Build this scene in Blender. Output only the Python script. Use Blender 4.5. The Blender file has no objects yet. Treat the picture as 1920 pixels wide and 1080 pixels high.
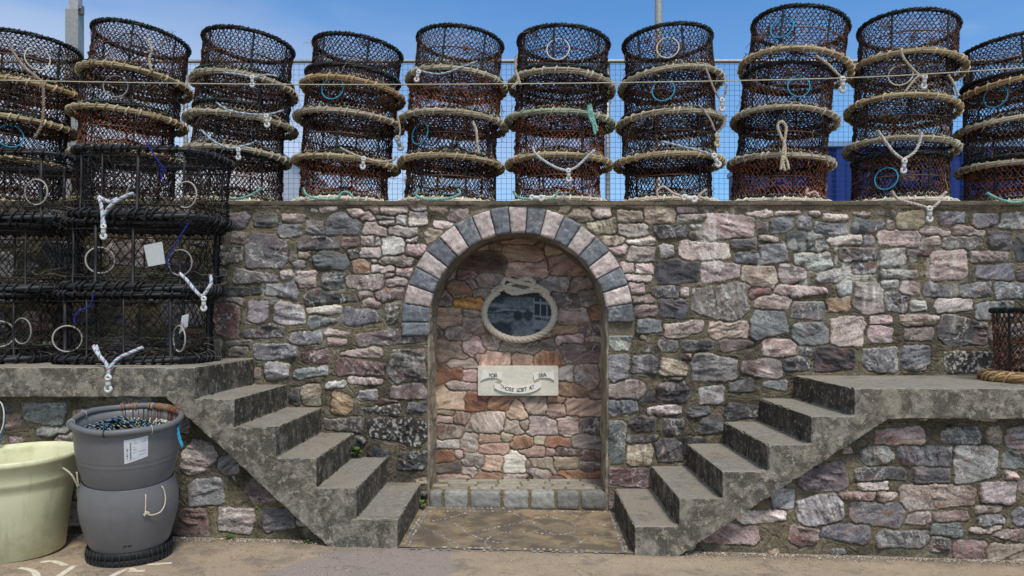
import bpy, bmesh, math, random
import numpy as np
from mathutils import Vector, Matrix, noise as mnoise
random.seed(7)
SC = bpy.context.scene
COLL = SC.collection
R = math.radians
EYE = 1.5
F = 1000.0           # unit of the depth scale
KY = 1.4             # true depth per depth unit (focal length 1400 photo pixels)
def YD(d): return (d - DW) * KY
DW = 4.1667          # distance of the main wall face
DL = 3.5             # distance of the lower wall face
DS = 3.413           # distance of the stair fronts
DN = 4.51            # distance of the niche back
VX, VY = 985.0, 596.0
def P(px, py, d):
    return Vector(((px - VX) * d / F, YD(d), EYE - (py - VY) * d / F))
def ground_z(x):
    return 0.005 - 0.028 * x

def lin(r, g, b):
    def f(c):
        c /= 255.0
        return c / 12.92 if c <= 0.04045 else ((c + 0.055) / 1.055) ** 2.4
    return (f(r), f(g), f(b))

# ------------------------------------------------------------------ mesh collecting
class MB:
    def __init__(s):
        s.v = []; s.q = []; s.t = []; s.c = []; s.n = 0
    def add(s, V, Q=None, T=None, col=(1, 1, 1)):
        V = np.asarray(V, float).reshape(-1, 3)
        s.v.append(V)
        if Q is not None and len(Q): s.q.append(np.asarray(Q, int).reshape(-1, 4) + s.n)
        if T is not None and len(T): s.t.append(np.asarray(T, int).reshape(-1, 3) + s.n)
        c = np.asarray(col, float)
        if c.ndim == 1: c = np.tile(c[:3], (len(V), 1))
        s.c.append(c[:, :3])
        s.n += len(V)
    def mesh(s, name, mat, smooth=True):
        V = np.concatenate(s.v); C = np.concatenate(s.c)
        q = np.concatenate(s.q) if s.q else np.zeros((0, 4), int)
        t = np.concatenate(s.t) if s.t else np.zeros((0, 3), int)
        me = bpy.data.meshes.new(name)
        me.vertices.add(len(V)); me.vertices.foreach_set('co', V.astype(np.float32).ravel())
        me.loops.add(q.size + t.size)
        me.loops.foreach_set('vertex_index', np.concatenate([q.ravel(), t.ravel()]).astype(np.int32))
        me.polygons.add(len(q) + len(t))
        st = np.concatenate([np.arange(len(q)) * 4, q.size + np.arange(len(t)) * 3])
        me.polygons.foreach_set('loop_start', st.astype(np.int32))
        me.polygons.foreach_set('use_smooth', np.full(len(q) + len(t), smooth))
        me.update(calc_edges=True); me.validate()
        a = me.color_attributes.new('Col', 'FLOAT_COLOR', 'POINT')
        a.data.foreach_set('color', np.concatenate([C, np.ones((len(C), 1))], 1).astype(np.float32).ravel())
        me.materials.append(mat)
        return me
    def obj(s, name, mat, parent=None, smooth=True):
        return link(name, s.mesh(name, mat, smooth), parent)

def link(name, me, parent=None):
    o = bpy.data.objects.new(name, me); COLL.objects.link(o)
    if parent is not None: o.parent = parent
    return o
def tag(o, label=None, cat=None, group=None, kind=None):
    if label: o['label'] = label
    if cat: o['category'] = cat
    if group: o['group'] = group
    if kind: o['kind'] = kind
    return o
def empty(name, loc=(0, 0, 0), rot=(0, 0, 0)):
    o = bpy.data.objects.new(name, None); COLL.objects.link(o)
    o.location = loc; o.rotation_euler = rot
    return o
def matrix_of(o):
    return Matrix.Translation(o.location) @ o.rotation_euler.to_matrix().to_4x4() @ Matrix.Diagonal((*o.scale, 1))
def adopt(child, parent):
    child.parent = parent
    child.matrix_parent_inverse = matrix_of(parent).inverted()

def tubes(mb, Pts, r, sides=6, closed=True, ref=(0, 0, 1), col=(1, 1, 1)):
    """batch of polylines (n,k,3) swept with a round section"""
    Pts = np.asarray(Pts, float)
    if Pts.ndim == 2: Pts = Pts[None]
    n, k, _ = Pts.shape
    if closed: T = np.roll(Pts, -1, 1) - np.roll(Pts, 1, 1)
    else: T = np.gradient(Pts, axis=1)
    T /= np.linalg.norm(T, axis=2, keepdims=True) + 1e-12
    ref = np.asarray(ref, float)
    if ref.ndim == 1: ref = np.tile(ref, (n, 1))
    A = np.cross(T, ref[:, None, :]); A /= np.linalg.norm(A, axis=2, keepdims=True) + 1e-12
    B = np.cross(T, A)
    a = np.arange(sides) * 2 * math.pi / sides
    rr = np.asarray(r, float)
    if rr.ndim == 0: rr = np.full((n, k), float(rr))
    elif rr.ndim == 1: rr = np.tile(rr, (n, 1))
    V = Pts[:, :, None, :] + rr[:, :, None, None] * (A[:, :, None, :] * np.cos(a)[None, None, :, None] + B[:, :, None, :] * np.sin(a)[None, None, :, None])
    idx = np.arange(n * k * sides).reshape(n, k, sides)
    i2 = np.roll(idx, -1, 1); 
    if not closed: idx_, i2 = idx[:, :-1], i2[:, :-1]
    else: idx_ = idx
    Q = np.stack([idx_, np.roll(idx_, -1, 2), np.roll(i2, -1, 2), i2], -1).reshape(-1, 4)
    c = np.asarray(col, float)
    if c.ndim == 1: C = np.tile(c, (n * k * sides, 1))
    elif c.shape == (n, 3): C = np.repeat(c, k * sides, 0)
    else: C = np.repeat(c.reshape(n * k, 3), sides, 0)
    Tt = []
    if not closed and sides > 2:
        for m in range(n):
            for end in (0, k - 1):
                b = idx[m, end]
                for j in range(1, sides - 1): Tt.append((b[0], b[j], b[j + 1]))
    mb.add(V.reshape(-1, 3), Q, Tt, C)

def path_frames(pts):
    pts = [Vector(p) for p in pts]
    out = []; t0 = (pts[1] - pts[0]).normalized()
    up = Vector((0, 0, 1)) if abs(t0.z) < .9 else Vector((1, 0, 0))
    a = t0.cross(up).normalized()
    for i, p in enumerate(pts):
        t = (pts[min(i + 1, len(pts) - 1)] - pts[max(i - 1, 0)])
        if t.length < 1e-9: t = t0.copy()
        t.normalize()
        a = (a - t * a.dot(t)).normalized(); b = t.cross(a)
        out.append((p, a.copy(), b)); 
    return out
def tube(mb, pts, r, sides=6, col=(1, 1, 1)):
    fr = path_frames(pts); k = len(fr); V = []; 
    rs = r if hasattr(r, '__len__') else [r] * k
    for i, (p, a, b) in enumerate(fr):
        for j in range(sides):
            an = 2 * math.pi * j / sides
            V.append(p + (a * math.cos(an) + b * math.sin(an)) * rs[i])
    Q = [(i * sides + j, i * sides + (j + 1) % sides, (i + 1) * sides + (j + 1) % sides, (i + 1) * sides + j) for i in range(k - 1) for j in range(sides)]
    T = [(0, j, j + 1) for j in range(1, sides - 1)] + [((k - 1) * sides, (k - 1) * sides + j, (k - 1) * sides + j + 1) for j in range(1, sides - 1)]
    mb.add([tuple(v) for v in V], Q, T, col)
def smooth_path(pts, n=8):
    pts = [Vector(p) for p in pts]; out = []
    for i in range(len(pts) - 1):
        p0 = pts[max(i - 1, 0)]; p1 = pts[i]; p2 = pts[i + 1]; p3 = pts[min(i + 2, len(pts) - 1)]
        for j in range(n):
            t = j / n
            out.append(.5 * ((2 * p1) + (p2 - p0) * t + (2 * p0 - 5 * p1 + 4 * p2 - p3) * t * t + (3 * p1 - p0 - 3 * p2 + p3) * t ** 3))
    out.append(pts[-1]); return out
def resample(pts, step):
    pts = [Vector(p) for p in pts]; out = [pts[0]]; acc = 0
    for a, b in zip(pts[:-1], pts[1:]):
        L = (b - a).length
        while acc + L >= step and L > 0:
            f = (step - acc) / L; a = a + (b - a) * f; out.append(a); L = (b - a).length; acc = 0
        acc += L
    out.append(pts[-1]); return out
def laid_rope(mb, pts, R0, cols, strands=3, pitch=None, sides=5):
    """a rope: strands twisted round each other along a path"""
    pitch = pitch or R0 * 6
    pts = resample(pts, pitch / 7)
    fr = path_frames(pts); L = 0; prev = fr[0][0]; paths = [[] for _ in range(strands)]
    for p, a, b in fr:
        L += (p - prev).length; prev = p
        for s in range(strands):
            an = 2 * math.pi * (L / pitch + s / strands)
            paths[s].append(p + (a * math.cos(an) + b * math.sin(an)) * R0 * .52)
    for s in range(strands): tube(mb, paths[s], R0 * .52, sides, cols[s % len(cols)])

def segs(mb, A, B, r, col):
    """many straight strands at once, three-sided"""
    A = np.asarray(A, float); B = np.asarray(B, float)
    T = B - A; L = np.linalg.norm(T, axis=1, keepdims=True) + 1e-12; T = T / L
    A = A - T * r * .5; B = B + T * r * .5
    ref = np.where(np.abs(T[:, 2:3]) > .9, np.array([[1., 0, 0]]), np.array([[0, 0, 1.]]))
    U = np.cross(T, ref); U /= np.linalg.norm(U, axis=1, keepdims=True) + 1e-12
    W = np.cross(T, U)
    n = len(A); V = np.empty((n, 6, 3))
    for j in range(3):
        a = 2 * math.pi * j / 3
        o = (U * math.cos(a) + W * math.sin(a)) * r
        V[:, j] = A + o; V[:, 3 + j] = B + o
    b = (np.arange(n) * 6)[:, None]
    Q = np.concatenate([b + np.array([[j, (j + 1) % 3, 3 + (j + 1) % 3, 3 + j]]) for j in range(3)])
    c = np.asarray(col, float)
    C = np.repeat(c, 6, 0) if c.ndim == 2 else np.tile(c, (n * 6, 1))
    mb.add(V.reshape(-1, 3), Q, None, C)
def blobs(mb, C, r, col):
    C = np.asarray(C, float); n = len(C)
    rr = np.asarray(r, float); rr = rr.reshape(-1, 1, 1) if rr.ndim else rr
    D = np.array([[1, 0, 0], [0, 1, 0], [-1, 0, 0], [0, -1, 0], [0, 0, 1], [0, 0, -1]], float)
    V = C[:, None, :] + D[None] * rr
    b = (np.arange(n) * 6)[:, None]
    T = np.concatenate([b + np.array([[j, (j + 1) % 4, 4]]) for j in range(4)] + [b + np.array([[(j + 1) % 4, j, 5]]) for j in range(4)])
    c = np.asarray(col, float)
    mb.add(V.reshape(-1, 3), None, T, np.repeat(c, 6, 0) if c.ndim == 2 else np.tile(c, (n * 6, 1)))
def spl(prof, n=5):
    return [(v.x, v.y) for v in smooth_path([Vector((r, z, 0)) for r, z in prof], n)]
def lathe(mb, prof, n=64, col=(1, 1, 1), a0=0, squash=1.0):
    prof = np.asarray(prof, float); k = len(prof)
    a = np.arange(n) * 2 * math.pi / n + a0
    V = np.stack([prof[:, None, 0] * np.cos(a), prof[:, None, 0] * np.sin(a) * squash, np.repeat(prof[:, 1:2], n, 1)], -1)
    idx = np.arange(k * n).reshape(k, n)
    Q = np.stack([idx[:-1], np.roll(idx[:-1], -1, 1), np.roll(idx[1:], -1, 1), idx[1:]], -1).reshape(-1, 4)
    c = np.asarray(col, float)
    mb.add(V.reshape(-1, 3), Q, None, np.repeat(c, n, 0) if c.ndim == 2 else c)

# ------------------------------------------------------------------ numpy noise
_rs = np.random.RandomState(11)
_TAB = _rs.rand(512, 512)
def vn(x, y, s=0):
    xi = np.floor(x).astype(int); yi = np.floor(y).astype(int)
    fx = x - xi; fy = y - yi
    fx = fx * fx * (3 - 2 * fx); fy = fy * fy * (3 - 2 * fy)
    o = s * 37
    def g(a, b): return _TAB[(a + o) % 512, (b + o * 3) % 512]
    return ((g(xi, yi) * (1 - fx) + g(xi + 1, yi) * fx) * (1 - fy) + (g(xi, yi + 1) * (1 - fx) + g(xi + 1, yi + 1) * fx) * fy) * 2 - 1
def fbm(x, y, s=0, o=4, ridge=False):
    r = 0; a = .5
    for i in range(o):
        n = vn(x, y, s + i)
        if ridge: n = 1 - 2 * np.abs(n)
        r = r + a * n; a *= .5; x = x * 2.03 + 5.1; y = y * 2.03 + 1.7
    return r
def sstep(a, b, x):
    t = np.clip((x - a) / (b - a), 0, 1); return t * t * (3 - 2 * t)

# ------------------------------------------------------------------ materials
def mat(name, col=None, rough=.8, attr=True, metal=0, var=.25, vscale=40, bump=.3, bscale=120, bdist=.004, spec=.3, build=None, detail=5):
    m = bpy.data.materials.new(name); m.use_nodes = True
    nt = m.node_tree; N = nt.nodes; L = nt.links; b = N['Principled BSDF']
    b.inputs['Roughness'].default_value = rough; b.inputs['Metallic'].default_value = metal
    b.inputs['Specular IOR Level'].default_value = spec
    tc = N.new('ShaderNodeTexCoord')
    if attr:
        a = N.new('ShaderNodeAttribute'); a.attribute_name = 'Col'; src = a.outputs['Color']
        if col is not None:
            mx = N.new('ShaderNodeMix'); mx.data_type = 'RGBA'; mx.blend_type = 'MULTIPLY'; mx.inputs[0].default_value = 1
            L.new(src, mx.inputs[6]); mx.inputs[7].default_value = (*col, 1); src = mx.outputs[2]
    else:
        c = N.new('ShaderNodeRGB'); c.outputs[0].default_value = (*col, 1); src = c.outputs[0]
    if var:
        n = N.new('ShaderNodeTexNoise'); n.inputs['Scale'].default_value = vscale; n.inputs['Detail'].default_value = detail; n.inputs['Roughness'].default_value = .65
        L.new(tc.outputs['Object'], n.inputs['Vector'])
        mr = N.new('ShaderNodeMapRange'); mr.inputs['From Min'].default_value = .3; mr.inputs['From Max'].default_value = .7
        mr.inputs['To Min'].default_value = 1 - var; mr.inputs['To Max'].default_value = 1 + var
        L.new(n.outputs['Fac'], mr.inputs['Value'])
        vm = N.new('ShaderNodeVectorMath'); vm.operation = 'SCALE'
        L.new(src, vm.inputs[0]); L.new(mr.outputs[0], vm.inputs['Scale']); src = vm.outputs[0]
    if build: src = build(nt, tc, src, b)
    L.new(src, b.inputs['Base Color'])
    if bump:
        n = N.new('ShaderNodeTexNoise'); n.inputs['Scale'].default_value = bscale; n.inputs['Detail'].default_value = 4
        L.new(tc.outputs['Object'], n.inputs['Vector'])
        bp = N.new('ShaderNodeBump'); bp.inputs['Strength'].default_value = bump; bp.inputs['Distance'].default_value = bdist
        L.new(n.outputs['Fac'], bp.inputs['Height']); L.new(bp.outputs[0], b.inputs['Normal'])
    return m
def nnoise(nt, vec, scale, detail=4, rough=.6, dist=0):
    n = nt.nodes.new('ShaderNodeTexNoise'); n.inputs['Scale'].default_value = scale; n.inputs['Detail'].default_value = detail
    n.inputs['Roughness'].default_value = rough; n.inputs['Distortion'].default_value = dist
    nt.links.new(vec, n.inputs['Vector']); return n.outputs['Fac']
def nramp(nt, fac, a, b, lo=0., hi=1.):
    mr = nt.nodes.new('ShaderNodeMapRange'); mr.interpolation_type = 'SMOOTHSTEP'
    for k, v in (('From Min', a), ('From Max', b), ('To Min', lo), ('To Max', hi)): mr.inputs[k].default_value = v
    nt.links.new(fac, mr.inputs['Value']); return mr.outputs[0]
def nmix(nt, fac, c1, c2, mode='MIX'):
    mx = nt.nodes.new('ShaderNodeMix'); mx.data_type = 'RGBA'; mx.blend_type = mode
    if isinstance(fac, float): mx.inputs[0].default_value = fac
    else: nt.links.new(fac, mx.inputs[0])
    for i, c in ((6, c1), (7, c2)):
        if isinstance(c, tuple): mx.inputs[i].default_value = (*c[:3], 1)
        else: nt.links.new(c, mx.inputs[i])
    return mx.outputs[2]
def nmath(nt, op, a, b=None):
    m = nt.nodes.new('ShaderNodeMath'); m.operation = op
    for i, v in enumerate((a, b)):
        if v is None: continue
        if isinstance(v, (int, float)): m.inputs[i].default_value = v
        else: nt.links.new(v, m.inputs[i])
    return m.outputs[0]

def concrete_build(nt, tc, src, b):
    v = tc.outputs['Object']
    geo = nt.nodes.new('ShaderNodeNewGeometry')
    sx = nt.nodes.new('ShaderNodeSeparateXYZ'); nt.links.new(geo.outputs['Normal'], sx.inputs[0])
    side = nramp(nt, sx.outputs['Z'], .75, .3)          # lichen and grime grow on the upright faces
    src = nmix(nt, nramp(nt, nnoise(nt, v, 3.2, 5), .4, .62), src, lin(136, 129, 115))
    src = nmix(nt, nramp(nt, nnoise(nt, v, 5.5, 7, .75), .50, .66, 0, .55), src, lin(86, 80, 70))
    src = nmix(nt, nramp(nt, nnoise(nt, v, 13, 6, .75), .58, .7, 0, .5), src, lin(168, 162, 148))
    g = nmath(nt, 'MULTIPLY', nramp(nt, nnoise(nt, v, 9, 8, .75, .4), .40, .58), side)
    src = nmix(nt, nmath(nt, 'MULTIPLY', g, .78), src, lin(52, 50, 45))
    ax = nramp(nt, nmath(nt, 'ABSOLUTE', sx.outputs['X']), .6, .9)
    src = nmix(nt, nmath(nt, 'MULTIPLY', nmath(nt, 'MULTIPLY', nramp(nt, nnoise(nt, v, 6, 7, .7, .3), .74, .40), ax), .9), src, lin(40, 37, 32))   # near-black blotches on the sideways-facing risers
    l = nmath(nt, 'MULTIPLY', nramp(nt, nnoise(nt, v, 22, 6, .7), .54, .64), side)
    src = nmix(nt, nmath(nt, 'MULTIPLY', l, .62), src, lin(172, 164, 146))
    src = nmix(nt, nramp(nt, geo.outputs['Pointiness'], .53, .60, 0, .6), src, lin(176, 170, 156))
    src = nmix(nt, nramp(nt, nnoise(nt, v, 160, 2), .6, .72), src, lin(165, 155, 138))
    src = nmix(nt, nramp(nt, nnoise(nt, v, 90, 3), .42, .3), src, lin(70, 64, 54))
    return src
def stone_build(nt, tc, src, b):
    v = tc.outputs['Object']
    w = nnoise(nt, v, 14, 6, .7, 1.5)
    vein = nmath(nt, 'ABSOLUTE', nmath(nt, 'SUBTRACT', w, .5))
    vein = nramp(nt, vein, .012, .0)
    pres = nramp(nt, nnoise(nt, v, 5, 2), .48, .6)
    src = nmix(nt, nmath(nt, 'MULTIPLY', nmath(nt, 'MULTIPLY', vein, pres), .35), src, lin(205, 200, 195))
    src = nmix(nt, nramp(nt, nnoise(nt, v, 170, 2), .64, .74, 0, .5), src, lin(200, 196, 188))
    src = nmix(nt, nramp(nt, nnoise(nt, v, 60, 5, .7), .44, .3, 0, .6), src, lin(48, 44, 40))
    return src
def ground_build(nt, tc, src, b):
    v = tc.outputs['Object']
    sx = nt.nodes.new('ShaderNodeSeparateXYZ'); nt.links.new(v, sx.inputs[0])
    wob = nmath(nt, 'MULTIPLY', nmath(nt, 'SUBTRACT', nnoise(nt, v, 6, 4), .5), .16)
    xx = nmath(nt, 'ADD', sx.outputs['X'], wob)
    src = nmix(nt, nramp(nt, nnoise(nt, v, 2.2, 5, .65), .46, .62), src, lin(160, 143, 122))
    src = nmix(nt, nramp(nt, nnoise(nt, v, 4.5, 6, .7), .54, .72, 0, .4), src, lin(156, 118, 88))
    src = nmix(nt, nramp(nt, nnoise(nt, v, 3.1, 5, .7), .50, .36, 0, .75), src, lin(112, 102, 92))
    # the greyer repaired strip of concrete
    gp = nmath(nt, 'MULTIPLY', nramp(nt, nmath(nt, 'SUBTRACT', xx, nmath(nt, 'MULTIPLY', sx.outputs['Y'], .55)), -.62, -.58), nramp(nt, xx, -.42, -.46))
    src = nmix(nt, nmath(nt, 'MULTIPLY', gp, .8), src, lin(134, 124, 118))
    src = nmix(nt, nmath(nt, 'MULTIPLY', nramp(nt, nmath(nt, 'ADD', sx.outputs['Y'], nmath(nt, 'MULTIPLY', nnoise(nt, v, 9, 5), .35)), -.98, -.80), .55), src, lin(96, 88, 78))   # dirt along the wall foot
    # cracks
    w = nnoise(nt, v, 1.3, 7, .6, .3)
    cr = nramp(nt, nmath(nt, 'ABSOLUTE', nmath(nt, 'SUBTRACT', w, .52)), .004, .0)
    src = nmix(nt, nmath(nt, 'MULTIPLY', cr, .6), src, lin(60, 50, 40))
    src = nmix(nt, nramp(nt, nnoise(nt, v, 210, 2), .58, .7, 0, .8), src, lin(205, 190, 165))
    src = nmix(nt, nramp(nt, nnoise(nt, v, 130, 3), .42, .3, 0, .9), src, lin(82, 66, 52))
    return src
def plastic_stain(dark, k=.5):
    def f(nt, tc, src, b):
        v = tc.outputs['Object']
        mp = nt.nodes.new('ShaderNodeMapping'); mp.inputs['Scale'].default_value = (14, 14, 1.6); nt.links.new(v, mp.inputs[0])
        src = nmix(nt, nramp(nt, nnoise(nt, mp.outputs[0], 1.6, 5, .65), .52, .72, 0, k * .7), src, dark)
        mp2 = nt.nodes.new('ShaderNodeMapping'); mp2.inputs['Scale'].default_value = (4, 4, 60); mp2.inputs['Rotation'].default_value = (.3, .2, 0); nt.links.new(v, mp2.inputs[0])
        src = nmix(nt, nramp(nt, nnoise(nt, mp2.outputs[0], 1.5, 3, .6), .70, .76, 0, .35), src, lin(190, 190, 184))
        src = nmix(nt, nramp(nt, nnoise(nt, v, 3.5, 6, .7), .5, .72, 0, k), src, dark)
        src = nmix(nt, nramp(nt, nnoise(nt, v, 45, 3, .7), .66, .72, 0, .5), src, lin(96, 82, 58))
        return src
    return f
M = {}
M['stone'] = mat('rubble_stone', rough=.82, var=.42, vscale=85, bump=.9, bscale=130, bdist=.008, build=stone_build)
M['nichestone'] = mat('niche_stone', rough=.8, var=.28, vscale=80, bump=.6, bscale=130, bdist=.004, build=stone_build)
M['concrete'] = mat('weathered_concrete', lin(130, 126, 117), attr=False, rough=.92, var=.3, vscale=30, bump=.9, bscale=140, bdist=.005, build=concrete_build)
M['ground'] = mat('stained_ground', lin(150, 134, 114), attr=False, rough=.93, var=.12, vscale=30, bump=.6, bscale=190, bdist=.003, build=ground_build)
M['rope'] = mat('rope_fibre', rough=.95, var=.25, vscale=60, bump=.5, bscale=350, bdist=.002, spec=.1)
M['net'] = mat('net_twine', rough=.85, var=0, bump=0, spec=.15)
M['rubber'] = mat('black_rubber', rough=.55, var=.3, vscale=25, bump=.3, bscale=200, bdist=.002)
M['plastic'] = mat('white_plastic', rough=.45, var=.1, vscale=40, bump=0)
M['galv'] = mat('galvanised_steel', rough=.5, var=.18, vscale=25, bump=.1, metal=.35)
M['plaque'] = mat('pale_limestone', rough=.85, var=.1, vscale=50, bump=.25, bscale=260, bdist=.002)
M['slate'] = mat('etched_slate', rough=.75, spec=.12, var=.25, vscale=160, bump=.1, bscale=300)
M['grey'] = mat('grey_plastic', rough=.42, var=.05, vscale=6, bump=.06, bscale=120, build=plastic_stain(lin(92, 90, 86), .35))
M['yellow'] = mat('pale_yellow_plastic', rough=.5, var=.06, vscale=5, bump=.08, bscale=90, build=plastic_stain(lin(168, 165, 105), .55))
M['paint'] = mat('road_paint', lin(206, 196, 176), attr=False, rough=.8, var=.2, vscale=45, bump=.3, build=plastic_stain(lin(160, 130, 95), .6))
M['leaf'] = mat('leaf', rough=.6, var=.3, vscale=80, bump=0)
M['blue'] = mat('blue_painted_steel', rough=.5, var=.1, vscale=8, bump=.1)
# ------------------------------------------------------------------ the rubble stones, read off the photograph
# each tile: origin, magnification, then x0 y0 x1 y1 kind
def tile(ox, oy, m, txt):
    out = []
    for ln in txt.strip().split(';'):
        w = ln.split()
        if len(w) < 5: continue
        a = [float(q) for q in w[:4]]
        out.append((ox + a[0] / m, oy + a[1] / m, ox + a[2] / m, oy + a[3] / m, w[4]))
    return out
UP = tile(400, 360, 3, """85 115 200 205 g;222 125 362 200 g;385 120 520 170 u;360 178 495 258 g;520 160 625 240 g;637 112 830 242 g;545 92 585 115 q;595 70 700 110 q;
760 92 895 165 p;835 78 935 125 p;940 78 1095 128 p;1105 75 1195 110 q;918 135 1015 160 l;930 163 1022 196 q;1028 122 1088 186 l;1095 112 1200 188 q;90 222 218 295 u;0 210 62 295 d;
175 232 420 428 g;480 250 710 325 d;712 255 825 315 m;830 250 905 305 p;845 180 980 245 p;985 193 1145 252 q;905 255 940 303 l;945 258 1070 358 q;1075 252 1145 285 q;1160 205 1200 285 o;
1080 290 1195 357 p;470 330 545 375 t;443 382 520 425 l;560 335 770 430 g;760 320 810 375 d;828 310 942 368 q;790 375 885 460 o;862 372 920 398 p;938 362 1122 418 p;892 405 1018 450 q;
1025 428 1120 480 p;0 305 165 405 w;0 432 75 530 d;110 445 362 512 g;378 435 452 492 l;465 440 580 540 p;605 450 750 550 d;752 462 960 552 p;965 455 1018 486 p;972 480 1090 530 p;
45 530 278 585 d;295 512 475 595 g;510 562 820 630 d;820 555 900 598 p;905 540 1070 610 u;845 595 940 645 p;50 585 170 625 u;0 620 150 820 m;192 612 312 735 l;340 622 515 750 l;
525 642 730 688 q;720 655 942 750 g;962 622 1045 742 w;530 700 700 755 g;165 752 400 825 w;430 782 615 855 g;620 772 765 808 p;640 822 755 865 p;800 775 1195 860 u;0 830 45 930 t;
60 835 220 865 d;85 870 190 925 d;222 852 475 940 g;495 888 660 965 m;715 875 960 930 p;985 880 1195 1070 w;680 945 965 1035 m;292 955 430 1050 l;455 985 650 1045 l;228 988 272 1050 t;
610 1045 720 1080 q;755 1035 955 1080 p""")
UP += tile(420, 600, 2.25, """420 245 515 290 q;525 235 670 285 p;328 272 412 360 t;450 305 545 400 o;565 292 648 342 l;700 270 855 335 u;275 285 325 360 d;575 360 748 395 W;770 345 855 390 d;
645 335 745 355 m;420 410 595 470 w;615 412 855 518 W;735 550 860 635 d;550 490 600 530 d;610 540 700 600 d""")
UP += tile(740, 380, 2.7, """170 18 275 52 t;270 30 375 90 p;8 60 60 110 l;68 48 195 118 q;198 95 298 130 q;122 130 240 205 t;55 205 158 270 p;0 120 110 175 p;0 185 45 260 q;50 175 115 200 p;
0 280 90 320 p;5 330 85 372 p;0 380 60 425 p;880 30 1010 100 t;990 18 1090 80 p;830 18 900 55 t;1130 45 1260 100 t;978 90 1118 155 t;1130 108 1280 170 p;1040 165 1160 210 t;
1172 182 1310 210 q;1085 222 1180 262 p;1175 225 1312 300 p;1145 300 1215 360 p;1220 312 1310 358 q;1170 368 1300 398 q;1187 408 1265 460 p;1205 470 1310 508 p;1210 520 1325 575 p;
1075 590 1205 750 l;1220 590 1350 660 g;1235 680 1350 745 d""")
UP += tile(1200, 360, 2.6667, """20 70 178 165 t;185 72 290 102 p;180 112 335 150 q;297 72 372 105 d;245 160 308 182 q;70 160 245 230 d;248 200 295 228 m;320 110 568 235 p;523 95 662 125 q;675 98 803 118 q;
848 98 900 122 q;912 110 1040 142 q;1065 104 1153 124 p;1190 98 1280 122 d;590 150 640 205 d;642 130 765 205 g;782 125 860 190 g;872 155 1035 218 g;1058 138 1222 200 g;1228 145 1275 190 u;
1275 100 1425 190 t;1498 100 1625 160 g;1665 110 1795 172 g;1790 108 1920 185 g;595 222 690 245 q;728 195 945 300 d;920 218 1108 265 q;1110 218 1170 268 g;1185 190 1395 275 p;
1395 178 1550 215 p;1402 226 1507 266 p;1565 178 1727 220 p;1518 222 1685 292 w;1738 197 1858 285 g;1870 205 1990 345 d;95 262 168 325 q;78 335 298 455 d;195 250 445 345 p;
455 232 585 285 d;598 260 745 352 g;483 303 598 355 g;770 305 955 392 l;1000 278 1195 345 d;1198 285 1330 370 l;1330 285 1450 320 m;1450 285 1635 440 p;1655 298 1835 350 p;
1680 365 1875 440 g;300 350 505 442 p;505 370 680 470 t;690 360 825 455 u;885 385 1010 455 l;1060 348 1175 405 d;1195 390 1390 432 l;1885 395 1980 440 d;60 472 195 530 d;205 478 242 522 p;
255 465 550 640 u;530 485 655 530 m;672 472 930 525 p;978 450 1060 515 l;1065 450 1220 608 u;1222 500 1340 600 d;1190 440 1290 480 l;1300 450 1400 522 p;1420 458 1560 525 g;
1600 458 1755 530 g;1772 450 1950 535 g;100 535 232 628 d;575 512 757 585 p;933 528 1052 600 o;755 548 925 635 g;1350 545 1430 595 l;1470 530 1665 600 q;1675 548 1870 632 g;
0 632 105 710 g;122 650 315 722 p;345 648 540 735 t;552 595 740 722 g;948 625 1120 772 p;1145 622 1260 660 p;1300 612 1505 665 p;1140 672 1260 755 p;1320 680 1468 742 u;
1490 628 1735 772 d;1745 665 1820 790 d;1840 660 1960 740 g;760 655 940 762 g;0 730 180 800 d;200 740 365 800 d;400 735 565 790 u;607 735 780 825 p;800 775 865 818 d;720 825 850 895 d;
870 775 1070 892 d;1112 780 1285 898 g;1305 768 1450 892 g;1520 800 1820 905 W;97 838 235 920 t;205 800 265 835 m;258 815 485 945 l;508 838 705 922 p;95 925 210 960 u""")
UP += tile(1120, 640, 2.455, """48 62 143 178 l;158 62 282 148 l;44 180 225 268 p;45 270 188 335 g;230 295 385 340 q;275 175 430 285 d;470 205 580 290 l;600 175 725 232 g;760 180 872 220 g;
150 340 268 412 g;415 300 520 350 g;302 355 400 430 d;470 335 578 425 g;48 368 130 565 g;135 430 280 462 w;130 478 253 575 t;268 445 390 555 g;55 585 245 670 m;195 235 270 280 d;590 290 745 360 d;
400 440 500 520 d;600 400 720 450 d""")
LOWL = tile(0, 680, 2.7, """115 205 335 310 l;375 235 520 305 t;190 325 350 370 l;20 255 110 330 t;0 225 60 250 d;280 350 395 395 q;920 395 1095 555 q;1105 470 1210 560 l;955 590 1130 720 l;
1170 575 1296 725 u;885 740 1050 895 m;1105 740 1290 860 q""") + tile(420, 600, 2.25, """30 655 230 785 u;165 795 300 885 g;305 790 375 865 l;390 830 520 890 d""")
LOWR = tile(1480, 540, 2, """320 525 505 588 p;568 520 715 582 g;740 518 795 585 t;812 520 900 608 l;270 598 390 662 l;405 590 607 665 g;615 592 778 722 l;798 612 910 675 g;245 675 435 722 d;468 676 600 732 g;
815 690 855 718 q;258 728 368 757 q;172 765 325 795 p;335 768 412 795 p;415 738 692 825 p;720 728 848 808 l;862 722 960 770 p;30 665 215 765 l;28 778 200 885 l;225 805 430 890 g;443 845 530 888 p;
540 838 675 875 p;698 815 792 845 p;708 850 805 890 g;835 828 940 890 g;0 898 108 965 m;118 888 300 948 g;325 910 520 972 g;532 880 650 930 g;678 895 800 920 q;532 935 605 990 d;760 905 930 945 u;
615 950 735 1020 u;745 960 900 1030 t""") + tile(1120, 640, 2.455, """480 840 735 930 p;640 778 865 835 q;800 680 905 768 l""")
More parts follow.
